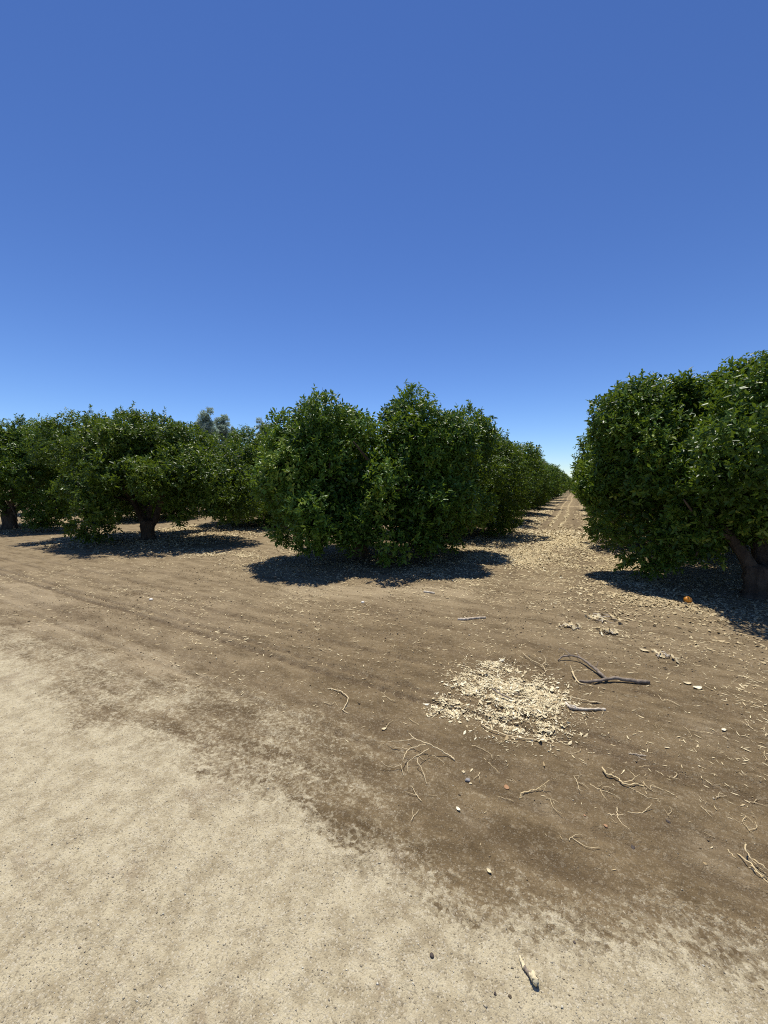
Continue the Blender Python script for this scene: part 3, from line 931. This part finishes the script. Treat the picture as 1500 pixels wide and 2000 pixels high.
# coarse sand grains on the farm road and soil close by
def grains(n_try):
    x = rng.uniform(-4.5, 1.9, n_try); y = rng.uniform(0.3, 3.6, n_try)
    d = np.hypot(x, y)
    pth = fields(x, y)[0]
    k = in_view(x, y) & (rng.random(n_try) < (0.05 + 0.95 * sstep(0.35, 0.8, pth)) * np.clip(1.9 / np.maximum(d, 1.0), 0, 1) ** 1.2)
    x, y = x[k], y[k]
    n = len(x)
    r = rng.lognormal(math.log(0.0017), 0.35, n)
    big = rng.random(n) < 0.003
    r[big] *= rng.uniform(1.6, 2.6, big.sum())
    z = height(x, y) + r * 0.25
    dirs = np.array([[1, 0, 0], [0, 1, 0], [-1, 0, 0], [0, -1, 0], [0, 0, 1], [0, 0, -1]], float)
    v = dirs[None] * rng.uniform(0.6, 1.3, (n, 6, 1)) + rng.normal(0, 0.18, (n, 6, 3))
    a = rng.uniform(0, 6.28, n); c, s = np.cos(a)[:, None], np.sin(a)[:, None]
    vx = v[:, :, 0] * c - v[:, :, 1] * s; vy = v[:, :, 0] * s + v[:, :, 1] * c
    v = np.stack([vx * 1.25, vy, v[:, :, 2] * 0.8], 2) * r[:, None, None] + np.stack([x, y, z], 1)[:, None]
    t8 = np.array([[0, 1, 4], [1, 2, 4], [2, 3, 4], [3, 0, 4], [1, 0, 5], [2, 1, 5], [3, 2, 5], [0, 3, 5]])
    f = (np.arange(n)[:, None, None] * 6 + t8[None]).reshape(-1, 3)
    t = np.clip(rng.beta(2.5, 1.6, n) + (rng.random(n) < 0.06) * 0.3 - (rng.random(n) < 0.03) * 0.6, 0, 1)
    return np_mesh('sand_grains', v.reshape(-1, 3), f, M_PEBBLE, False, dict(tint=np.repeat(t, 6)))


tag(link_mesh('sand_grains', grains(60000)), 'coarse pale sand grains loose on the farm road', None, None, 'stuff')


# ------------------------------------------------------------------ single things lying on the ground
def on_ground(pxs, zs=None, lift=0.0):
    """photo pixels -> points resting on the soil, or zs above it"""
    out = []
    for i, (px, py) in enumerate(pxs):
        z = zs[i] if zs else 0.0
        q = P(px, py, z)
        for _ in range(2):
            q = P(px, py, hz(q.x, q.y) + z + lift)
        out.append(q)
    return out


def rooted(name, me, origin, parent=None):
    o = link_mesh(name, me, parent)
    return o


def stick_mesh(name, runs, mat, seed=0, sides=8, rough=0.08, tint=0.5):
    """runs: list of (points, r0, r1) in local coordinates joined as one mesh"""
    parts = []
    for i, (pts, r0, r1) in enumerate(runs):
        n = max(6, 4 * len(pts))
        rk = np.random.default_rng(seed * 7 + i)
        sp = smooth_path(pts, n)
        sp[1:-1] += rk.normal(0, r0 * (0.55 if r0 < 0.006 else 0.14), (n - 2, 3))
        parts.append(tube(sp, np.linspace(r0, r1, n) * (rk.uniform(0.8, 1.2, n) if r0 < 0.006 else rk.uniform(0.92, 1.08, n)), sides, seed + i, rough))
    v, f = join(parts)
    return np_mesh(name, v, f, mat, True, dict(tint=np.full(len(v), tint)))


def stick(name, runs_px, mat, label, cat, seed=0, rough=0.08, tint=0.5, group=None):
    """runs_px: (pixel points, heights or None, radius start, radius end)"""
    runs, org = [], None
    for (pxs, zs, r0, r1) in runs_px:
        if r0 < 0.005: r0, r1 = r0 * 1.08, r1 * 1.08
        pts = on_ground(pxs, zs, lift=max(r0, r1) * 0.6)
        if org is None:
            org = pts[0].copy(); org.z = hz(org.x, org.y)
        runs.append(([p - org for p in pts], r0, r1))
    o = link_mesh(name, stick_mesh(name, runs, mat, seed, 8, rough, tint))
    o.location = org
    return tag(o, label, cat, group)


# the forked weathered branch
br = empty('fallen_branch', on_ground([(1190, 1328)])[0])
for nm, runs in (('stem', [([(1268, 1333), (1240, 1330), (1205, 1325), (1180, 1328), (1150, 1331), (1128, 1330)], [0, .012, .018, .012, .006, 0], 0.0165, 0.0085)]),
                 ('side_branch', [([(1186, 1328), (1168, 1311), (1148, 1295), (1130, 1284), (1112, 1280), (1098, 1283), (1090, 1290)], [.012, .02, .03, .034, .034, .022, 0], 0.0135, 0.005),
                                  ([(1114, 1279), (1104, 1270), (1094, 1266), (1091, 1273)], [.034, .04, .03, .01], 0.0034, 0.002),
                                  ([(1163, 1306), (1166, 1298), (1169, 1292)], [.025, .05, .07], 0.004, 0.002), ([(1134, 1285), (1128, 1277), (1126, 1271)], [.034, .05, .06], 0.0036, 0.0018)])):
    rr_ = []
    for (pxs, zs, r0, r1) in runs:
        pts = on_ground(pxs, zs, lift=r0 * 0.6)
        rr_.append(([p - br.location for p in pts], r0, r1))
    link_mesh(nm, stick_mesh(nm, rr_, M_GREYWOOD, 5, 9, 0.10), br)
tag(br, 'forked dark grey weathered branch, one arm arched over the soil', 'branch')

# bleached root-like piece at its left end
stick('bark_strip', [([(1118, 1312), (1124, 1325), (1130, 1333), (1142, 1337)], [.03, .012, .004, 0], 0.008, 0.003), ([(1114, 1300), (1119, 1313), (1123, 1324)], [.05, .03, .01], 0.002, 0.005),
                     ([(1119, 1312), (1128, 1308)], [.03, .04], .002, .001)], M_TWIG, 'pale torn strip of bark lying against the left end of the forked branch', 'bark', 7, 0.2)
stick('fallen_stick', [([(1104, 1372), (1113, 1381), (1124, 1384), (1145, 1385), (1165, 1385), (1183, 1386)], [0, .008, .006, .006, .005, 0], 0.009, 0.008), ([(1128, 1383), (1116, 1378), (1108, 1380)], [.01, .02, 0], .008, .006)],
      M_PALEWOOD, 'short pale bleached stick with a knobbly end, right of the chip pile', 'stick', 9, 0.2)
stick('fallen_stick', [([(1086, 1356), (1120, 1363), (1150, 1369), (1179, 1374)], [.03, .02, .01, 0.0], 0.0035, 0.003)], M_TWIG, 'thin straight straw-coloured stick poking out of the right side of the chip pile', 'stick', 10, 0.04, 0.8)
stick('fallen_stick', [([(1122, 1392), (1145, 1399), (1160, 1403), (1176, 1407)], None, 0.0022, 0.0016)], M_TWIG, 'very thin twig lying just below the pale bleached stick', 'twig', 11)
stick('fallen_stick', [([(894, 1209), (910, 1209), (925, 1207), (948, 1206)], [0, .004, .004, 0], 0.016, 0.012)], M_PALEWOOD, 'grey straight stick lying alone on bare soil in front of the two-lobed tree', 'stick', 12, 0.15)
stick('fallen_stick', [([(828, 1155), (838, 1157), (849, 1158)], None, 0.017, 0.012)], M_PALEWOOD, 'short thick pale stick at the near edge of the two-lobed tree shadow', 'stick', 13, 0.15)
stick('fallen_twig', [([(940, 1413), (952, 1422), (975, 1431), (1000, 1438), (1030, 1443), (1060, 1446), (1084, 1443)], [.01, .012, .012, .01, .008, .006, 0], 0.0040, 0.0022), ([(1045, 1445), (1070, 1450), (1088, 1460)], [.006, .004, 0], .0022, .0012),
                      ([(1068, 1446), (1084, 1441), (1096, 1440)], [.006, .02, .03], .0018, .001)], M_TWIG, 'long curved straw-coloured twig along the near edge of the chip pile', 'twig', 14, 0.06, 0.7)
# the many-armed straw twig
stick('fallen_twig', [([(888, 1486), (876, 1474), (862, 1466), (845, 1457), (825, 1448), (808, 1441), (798, 1432), (796, 1426)], [0, .01, .03, .05, .06, .06, .06, .08], 0.0038, 0.0014),
                      ([(810, 1442), (790, 1446), (770, 1448), (756, 1448)], [.06, .05, .04, .02], .0022, .001),
                      ([(834, 1453), (818, 1457), (800, 1462), (792, 1471), (788, 1482), (783, 1493), (770, 1498), (757, 1497), (744, 1487)], [.05, .05, .05, .05, .04, .02, .015, .02, .04], .0024, .001),
                      ([(797, 1464), (785, 1461), (770, 1460)], [.05, .05, .06], .0016, .001), ([(838, 1462), (820, 1473), (806, 1481), (796, 1489)], [.05, .05, .04, .02], .002, .0012),
                      ([(783, 1494), (786, 1505), (789, 1517)], [.02, .015, 0], .0014, .0009), ([(796, 1489), (796, 1500), (797, 1510)], [.02, .01, 0], .0014, .0009), ([(818, 1480), (815, 1487), (824, 1502), (829, 1516), (834, 1533)], [.05, .04, .02, .01, 0], .002, .0011)],
      M_TWIG, 'straw-coloured twig with many thin spread arms, left of the chip pile', 'twig', 15, 0.06, 0.75)
stick('fallen_twig', [([(640, 1345), (655, 1347), (668, 1352), (679, 1361), (677, 1374), (670, 1386), (676, 1391), (682, 1394)], [0, .006, .01, .012, .01, .006, .003, 0], 0.0040, 0.0022)], M_TWIG, 'pale hooked twig alone on the soil, farthest left of the twigs', 'twig', 16, 0.08, 0.8)
stick('fallen_twig', [([(1176, 1498), (1184, 1510), (1196, 1515), (1208, 1521), (1217, 1531), (1240, 1532), (1258, 1534)], [.02, .015, .012, .01, .008, .006, 0], 0.0042, 0.0030), ([(1216, 1529), (1234, 1524), (1242, 1517), (1250, 1513)], [.01, .015, .03, .04], .002, .0012),
                      ([(1242, 1518), (1232, 1508), (1226, 1503)], [.03, .03, .04], .0016, .001), ([(1190, 1512), (1200, 1506), (1186, 1498)], [.012, .02, .03], .0014, .001)], M_TWIG, 'brownish twig with a stub and a forked tip, in the right foreground', 'twig', 17, 0.1, 0.2)
stick('fallen_twig', [([(1226, 1537), (1246, 1546), (1264, 1557), (1284, 1561), (1289, 1567)], None, 0.0018, 0.001)], M_TWIG, 'thin zigzag twig trailing right from the brownish twig', 'twig', 18)
stick('fallen_twig', [([(1152, 1531), (1170, 1542), (1190, 1548), (1204, 1555), (1212, 1561)], None, 0.002, 0.001), ([(1172, 1543), (1180, 1556), (1186, 1562)], None, .0014, .0009), ([(1176, 1540), (1184, 1536), (1202, 1543)], [.005, .02, .02], .0014, .0009)], M_TWIG, 'spindly fan of twigs below the brownish twig', 'twig', 19)
stick('fallen_twig', [([(1015, 1560), (1022, 1549), (1040, 1544), (1056, 1540)], [0, .006, .006, .01], 0.0035, 0.002), ([(1050, 1541), (1062, 1532), (1073, 1524)], [.01, .03, .05], .002, .0012), ([(1058, 1538), (1066, 1535), (1060, 1548)], [.01, .03, .0], .0016, .001)], M_TWIG, 'curved brown twig with an upturned pale tip, lower middle of the soil', 'twig', 20, 0.1, 0.1)
stick('fallen_twig', [([(1187, 1590), (1204, 1592), (1217, 1591)], None, 0.002, 0.0012), ([(1205, 1577), (1206, 1592), (1212, 1606), (1230, 1620)], None, .002, .001)], M_TWIG, 'small cross-shaped pale twig on the soil', 'twig', 21, .06, .9)
stick('fallen_twig', [([(1226, 1586), (1250, 1588), (1266, 1578), (1273, 1570)], [0, 0, .01, .02], .002, .001)], M_TWIG, 'bent thin twig right of the cross-shaped one', 'twig', 22)
stick('fallen_twig', [([(1228, 1472), (1245, 1474), (1262, 1476)], [0, .004, .004], .0026, .002), ([(1244, 1475), (1252, 1481), (1262, 1484)], None, .0014, .0009)], M_PALEWOOD, 'little grey split twig above the brownish twig', 'twig', 23)
stick('fallen_twig', [([(945, 1480), (957, 1492), (968, 1502), (976, 1510)], None, .0016, .001)], M_TWIG, 'thin dark-sided needle-like twig right of the many-armed one', 'twig', 24, .05, .3)
# straw bundle at the right edge
sb_ = empty('straw_bundle', on_ground([(1470, 1690)])[0])
for pxs, zs, r0, r1 in (([(1421, 1659), (1428, 1668), (1438, 1677)], None, .0024, .0013), ([(1440, 1668), (1462, 1684), (1480, 1700), (1500, 1718)], [0, .02, .02, 0], .0030, .0020), ([(1456, 1646), (1458, 1664), (1468, 1678), (1482, 1694), (1496, 1706)], [.04, .03, .02, .01, 0], .0030, .0020),
                        ([(1462, 1694), (1480, 1705), (1504, 1728)], None, .0026, .0018), ([(1470, 1678), (1488, 1690), (1502, 1702)], [.02, .03, .02], .0026, .0018), ([(1466, 1690), (1490, 1712), (1512, 1724)], None, .0026, .0018)):
    link_mesh('stalk', stick_mesh('stalk', [([p - sb_.location for p in on_ground(pxs, zs, r0 * .6)], r0, r1)], M_TWIG, 25, 8, .08, .4), sb_)
tag(sb_, 'loose bundle of dry straw stalks at the right edge', 'straw')

# the split stick on the farm road
sp_ = empty('split_stick', on_ground([(1030, 1890)])[0])
for nm, mat, runs in (('bark', M_GREYWOOD, [([(1044, 1916), (1036, 1905), (1028, 1894), (1022, 1887)], [.004, .004, .004, .002], .0075, .0045)]),
                      ('split_wood', M_CHIP, [([(1024, 1889), (1019, 1878), (1015, 1865)], [.004, .006, .010], .0062, .0026), ([(1023, 1886), (1022, 1872), (1022, 1861)], [.004, .010, .016], .0022, .001)]),
                      ('cut_end', M_CHIP, [([(1039, 1902), (1044, 1911), (1046, 1915)], [.012, .013, .012], .0110, .0100)])):
    rr_ = [([p - sp_.location for p in on_ground(pxs, zs, r0 * 0.5)], r0, r1) for (pxs, zs, r0, r1) in runs]
    link_mesh(nm, stick_mesh(nm, rr_, mat, 31, 9, 0.14, 0.75), sp_)
tag(sp_, 'short split stick with pale broken ends lying on the pale farm road', 'stick')


def rock(px, py, r, mat, name, label, cat, seed=0, flat=0.65, rough=0.25, tint=0.5, group=None, stretch=1.2):
    bm = bmesh.new()
    bmesh.ops.create_icosphere(bm, subdivisions=3, radius=1.0)
    rg = np.random.default_rng(seed)
    ph = rg.uniform(0, 6.28, 6); k = rg.normal(0, 1.6, (6, 3))
    for v in bm.verts:
        c = np.array(v.co)
        s = 1 + rough * sum(math.sin(float(k[j] @ c) * 1.3 + ph[j]) for j in range(6)) / 3.0
        v.co = Vector((c[0] * stretch, c[1], c[2] * flat)) * s * r
    me = bpy.data.meshes.new(name)
    bm.to_mesh(me); bm.free()
    for p in me.polygons: p.use_smooth = True
    a = me.attributes.new('tint', 'FLOAT', 'POINT')
    a.data.foreach_set('value', np.full(len(me.vertices), tint, dtype=np.float32))
    me.materials.append(mat)
    q = on_ground([(px, py)])[0]
    o = link_mesh(name, me)
    o.location = (q.x, q.y, q.z + r * flat * 0.55)
    o.rotation_euler = (0, 0, rg.uniform(0, 6.28))
    return tag(o, label, cat, group)


def flat_mat(name, c1, c2, rough=0.7):
    return make_dry_mat(name, c1, c2, None, rough)


M_DARKROCK = flat_mat('dark_stone', (0.045, 0.036, 0.032), (0.09, 0.07, 0.058))
M_GREYROCK = flat_mat('grey_stone', (0.20, 0.19, 0.185), (0.30, 0.29, 0.275))
M_WHITE = flat_mat('white_stone', (0.62, 0.585, 0.52), (0.76, 0.72, 0.64))
M_RUST = flat_mat('rusty_clay', (0.34, 0.19, 0.095), (0.46, 0.27, 0.15))
M_CLOD = flat_mat('soil_clod', (0.10, 0.08, 0.052), (0.15, 0.115, 0.075), 0.95)
rock(843, 1866, 0.0065, M_DARKROCK, 'pebble', 'larger dark pebble on the pale road left of the split stick', 'pebble', 1)
rock(1122, 1841, 0.0042, M_DARKROCK, 'pebble', 'small reddish-brown pebble on the pale road right of the split stick', 'pebble', 2, tint=1)
rock(967, 1941, 0.0040, M_DARKROCK, 'pebble', 'tiny dark pebble on the road, below left of the split stick', 'pebble', 3)
rock(996, 1946, 0.0045, M_CLOD, 'pebble', 'tiny brown clod on the road, directly below the split stick', 'pebble', 4)
rock(1305, 1606, 0.0090, M_DARKROCK, 'pebble', 'dark purplish pebble alone on light dusty soil at the right', 'pebble', 5, 0.5, stretch=0.7)
rock(1236, 1656, 0.0075, M_DARKROCK, 'pebble', 'blackish crumb at the upper edge of a dark soil patch, right foreground', 'pebble', 6, 0.5, stretch=1.6)
rock(914, 1524, 0.0130, M_GREYROCK, 'stone', 'blue-grey stone on the soil beside white chips', 'stone', 7, 0.5)
rock(919, 1531, 0.0070, M_CHIP, 'stone', 'white chip of stone just below the blue-grey stone', 'stone', 8, 0.5)
rock(905, 1508, 0.0095, M_CHIP, 'stone', 'pale crumbly lump just above the blue-grey stone', 'stone', 9, 0.4, tint=0.4)
rock(295, 1172, 0.026, M_WHITE, 'stone', 'bright white stone alone on the soil in front of the open tree', 'stone', 10, 0.55)
rock(709, 1177, 0.022, M_WHITE, 'stone', 'oval whitish stone on the soil in front of the two-lobed tree', 'stone', 11, 0.6, tint=0)
rock(1008, 1358, 0.024, M_CLOD, 'clod', 'dark soil clod sitting on top of the chip pile', 'clod', 12, 0.55)
rock(1183, 1614, 0.0075, M_RUST, 'pebble', 'orange-tinted pebble on the soil below the spindly fan of twigs', 'pebble', 13)
rock(1142, 1594, 0.0070, M_RUST, 'pebble', 'rusty pebble left of the cross-shaped twig', 'pebble', 14, stretch=0.7)
rock(990, 1538, 0.0120, M_RUST, 'clod', 'reddish flat clay crumb right of the blue-grey stone', 'clod', 15, 0.2, tint=0)
rock(1366, 1497, 0.0055, M_CHIP, 'pebble', 'small whitish pebble on brown soil at the right, above the straw bundle', 'pebble', 16, 0.5)
rock(1378, 1688, 0.0055, M_CHIP, 'pebble', 'whitish pebble left of the straw bundle', 'pebble', 17, 0.5, tint=0)

# the fallen orange
def orange_mat():
    m, nt, b, out = new_mat('orange_peel')
    n = N(nt)
    f = n.noise(55, 3, 0.5)
    v = n.voronoi(260)
    c = n.mix(n.ramp(f, 0.35, 0.7), (0.80, 0.27, 0.018), (0.86, 0.36, 0.035))
    nt.links.new(c, b.inputs['Base Color'])
    b.inputs['Roughness'].default_value = 0.42
    nt.links.new(n.bump(v.outputs['Distance'], 0.35, 0.002), b.inputs['Normal'])
    return m


M_ORANGE = orange_mat()
oq = on_ground([(1343, 1177)])[0]
fr = empty('orange', oq)
bm = bmesh.new()
bmesh.ops.create_uvsphere(bm, u_segments=40, v_segments=24, radius=0.046)
for v in bm.verts:
    z = v.co.z / 0.046
    v.co.z *= 0.95
    if z > 0.9: v.co.z -= 0.0035 * ((z - 0.9) / 0.1) ** 2
    v.co.x *= 1.08
me = bpy.data.meshes.new('peel'); bm.to_mesh(me); bm.free()
for p in me.polygons: p.use_smooth = True
me.materials.append(M_ORANGE)
pe = link_mesh('peel', me, fr); pe.location = (0, 0, 0.038); pe.rotation_euler = (0.9, 0.5, 0.3)
bm = bmesh.new()
bmesh.ops.create_cone(bm, cap_ends=True, segments=10, radius1=0.0052, radius2=0.0032, depth=0.005)
me = bpy.data.meshes.new('stem_button'); bm.to_mesh(me); bm.free()
me.materials.append(M_GREYWOOD)
sb = link_mesh('stem_button', me, pe); sb.location = (0, 0, 0.0415)
tag(fr, 'bright ripe orange fruit lying on the ground at the edge of the tree shade', 'orange fruit')


# the pale pile of chips and crushed leaves
def pile_mesh():
    lobes = [(960, 1306, .13, .5), (925, 1325, .14, .4), (985, 1340, .20, 1.0), (1035, 1365, .20, .9), (1000, 1390, .19, 1.0), (1030, 1410, .13, .8), (940, 1365, .16, .7), (875, 1385, .10, .7), (905, 1350, .10, .3), (1075, 1370, .08, .6), (850, 1395, .05, .4), (985, 1425, .09, .5)]
    L_ = [(P(a, b), r, w) for a, b, r, w in lobes]
    org = P(990, 1372)
    rg = np.random.default_rng(9)
    n = 130000
    x = rg.uniform(org.x - 1.1, org.x + 1.1, n); y = rg.uniform(org.y - 0.9, org.y + 0.9, n)

    def dens(x, y):
        d = 0 * x
        for q, r, w in L_:
            d = d + w * np.exp(-(((x - q.x) ** 2 + (y - q.y) ** 2) / r ** 2) ** 0.9)
        return d
    dd = np.minimum(dens(x, y), 1.0) * (0.10 + 0.90 * sstep(0.33, 0.60, fbm(x * 9, y * 12, 14, 5, 0.7)))
    k = rg.random(n) < np.clip(dd, 0, 1)
    x, y, dd = x[k], y[k], dd[k]
    zoff = np.clip(dens(x, y), 0, 1.1) * 0.012 * rg.random(len(x))
    L = np.clip(rg.lognormal(math.log(0.014), 0.55, len(x)), 0.005, 0.06)
    me = flake_mesh('chips', rg, x, y, L, rg.uniform(0.07, 0.22, len(x)), M_CHIP, 0.003, 0.25, 0.3, zoff=zoff, tint=np.where(rg.random(len(x)) < 0.13, rg.uniform(0, 0.35, len(x)), rg.beta(3.2, 1.3, len(x))))
    co = np.empty(len(me.vertices) * 3, np.float32)
    me.vertices.foreach_get('co', co)
    org.z = hz(org.x, org.y)
    co = co.reshape(-1, 3) - np.array(org, np.float32)
    me.vertices.foreach_set('co', co.ravel())
    return me, org


me, org = pile_mesh()
pl = empty('chip_pile', org)
co_ = link_mesh('chips', me, pl)
co_['kind'] = 'stuff'
tag(pl, 'pale yellowish pile of wood chips and crushed leaves spread on the brown soil', 'chip pile')
stick('fallen_stick', [([(962, 1345), (975, 1354), (990, 1361), (999, 1366)], [.04, .04, .035, .03], .006, .005)], M_GREYWOOD, 'dark short stick lying on the middle of the chip pile', 'stick', 41)
stick('fallen_twig', [([(890, 1320), (893, 1332), (897, 1338)], [.03, .02, .01], .003, .002), ([(894, 1332), (906, 1326), (915, 1322)], [.02, .03, .03], .002, .001)], M_TWIG, 'stub of twig at the upper left edge of the chip pile', 'twig', 42)
stick('fallen_twig', [([(1022, 1276), (1040, 1290), (1060, 1300), (1066, 1312)], [.02, .02, .03, .02], .0026, .0018), ([(1058, 1300), (1066, 1290), (1062, 1280)], [.03, .05, .07], .002, .001), ([(1062, 1306), (1076, 1308), (1090, 1305)], [.02, .03, .04], .002, .001), ([(1066, 1312), (1056, 1318), (1050, 1316)], [.02, .02, .02], .002, .001)],
      M_TWIG, 'tangled pale twig standing up beyond the top right of the chip pile', 'twig', 43, .1, .8)


# crumpled dead-leaf and husk clumps
def clump(px, py, w, n, mat, label, seed, extra=None):
    rg = np.random.default_rng(seed)
    q = on_ground([(px, py)])[0]
    o = empty('dead_leaf_clump', q)
    x = q.x + rg.normal(0, w * 0.5, n); y = q.y + rg.normal(0, w * 0.28, n)
    me = flake_mesh('leaves', rg, x, y, rg.uniform(0.04, 0.085, n), rg.uniform(0.15, 0.3, n), mat, 0.012, 0.5, 0.35, zoff=rg.uniform(0, 0.03, n))
    co = np.empty(len(me.vertices) * 3, np.float32); me.vertices.foreach_get('co', co)
    me.vertices.foreach_set('co', (co.reshape(-1, 3) - np.array(q, np.float32)).ravel())
    link_mesh('leaves', me, o)
    runs = []
    for i in range(5):
        a = rg.uniform(0, 6.28); c = Vector((rg.normal(0, w * 0.3), rg.normal(0, w * 0.2), 0.012))
        d = Vector((math.cos(a), math.sin(a) * 0.6, 0)) * w * rg.uniform(0.3, 0.6)
        runs.append(([c - d, c + Vector((0, 0, rg.uniform(0.005, 0.03))), c + d], 0.0055, 0.003))
    link_mesh('stalks', stick_mesh('stalks', runs, M_PALEWOOD, seed, 7, 0.15), o)
    return tag(o, label, 'leaf clump')


clump(1172, 1210, 0.20, 34, M_LITTER, 'largest grey-brown heap of crumpled dead leaves in front of the right-hand tree shade', 51)
clump(1113, 1226, 0.13, 16, M_LITTER, 'small dead-leaf clump left of the largest heap', 52)
clump(1184, 1236, 0.13, 16, M_LITTER, 'small dead-leaf clump with a pale stalk, just below the largest heap', 53)
clump(1295, 1283, 0.10, 8, M_CHIP, 'thin sprinkle of pale dead leaves right of the forked branch', 54)


# single pale leaves
def dead_leaf(px, py, L, rz, label, mat=M_CHIP, seed=0, tint=0.8):
    q = on_ground([(px, py)])[0]
    rg = np.random.default_rng(seed)
    n = 9
    V = []
    for i in range(n):
        t = i / (n - 1)
        w = 0.30 * L * math.sin(math.pi * (0.04 + 0.92 * t)) ** 0.8
        for s in (-1, -0.5, 0, 0.5, 1):
            V.append((L * (t - 0.5), w * s, 0.004 + 0.10 * L * abs(s) ** 1.5 + 0.12 * L * (2 * t - 1) ** 2))
    F = [(i * 5 + j, i * 5 + j + 1, (i + 1) * 5 + j + 1, (i + 1) * 5 + j) for i in range(n - 1) for j in range(4)]
    o = link_mesh('dead_leaf', np_mesh('dead_leaf', V, F, mat, True, dict(tint=np.full(len(V), tint))))
    o.location = q; o.rotation_euler = (rg.normal(0, .1), rg.normal(0, .1), rz)
    return tag(o, label, 'leaf')


dead_leaf(1362, 1345, 0.070, 0.5, 'large cream dead leaf alone on the soil right of the forked branch', tint=0.95)
dead_leaf(1342, 1336, 0.060, 0.3, 'thinner pale dead leaf just left of the large cream one', tint=0.6)
dead_leaf(1258, 1272, 0.085, -0.4, 'yellowish long dead leaf above the right end of the forked branch', tint=0.5)
dead_leaf(1413, 1427, 0.034, 0.9, 'white curled scrap of leaf near the right edge of the soil', tint=0.95)
dead_leaf(750, 1425, 0.034, 0.9, 'curled pale leaf left of the many-armed twig', tint=0.7)
dead_leaf(895, 1582, 0.026, -0.5, 'small white dead leaf on a pale dust streak in the lower middle', tint=0.95)
dead_leaf(955, 1703, 0.024, -0.5, 'pale narrow leaf where the soil meets the sandy road', tint=0.6)

# small broken twigs and leaf stalks scattered over the bare soil, one thing each
TW = []
for s in range(6):
    rg = np.random.default_rng(700 + s)
    ln = 0.10
    a = rg.normal(0, 0.012, (4, 3)); a[:, 2] = np.abs(a[:, 2]) * 0.5
    pts = [Vector((ln * (i / 3 - 0.5), 0, 0.003)) + Vector(a[i]) for i in range(4)]
    runs = [(pts, 0.0016, 0.0009)]
    if s % 2:
        runs.append(([pts[1], pts[1] + Vector((0.02, 0.018, 0.006)), pts[1] + Vector((0.04, 0.028, 0.004))], 0.0011, 0.0007))
    TW.append(stick_mesh('small_twig', runs, M_TWIG, 700 + s, 6, 0.1, 0.35 + 0.1 * s))
rg = random.Random(42)
count = 0
while count < 90:
    px, py = rg.uniform(560, 1500), rg.uniform(1165, 1660)
    q = P(px, py)
    if rg.random() > 0.35 + 0.65 * min(1, max(0, (px - 700) / 500)): continue
    if q.y < float(np.interp(q.x, EX, EY)) + 0.25: continue
    o = link_mesh('small_twig', TW[count % 6])
    o.location = (q.x, q.y, hz(q.x, q.y) + 0.002)
    o.rotation_euler = (0, 0, rg.uniform(0, 6.28))
    k = rg.uniform(0.4, 1.25) * (1 + 0.12 * max(0, q.length - 2.5)); o.scale = (k, k, k * 0.9)
    tag(o, 'tiny broken straw-coloured twig lying loose on the bare brown soil', 'twig', 'tiny loose twigs on the soil')
    count += 1
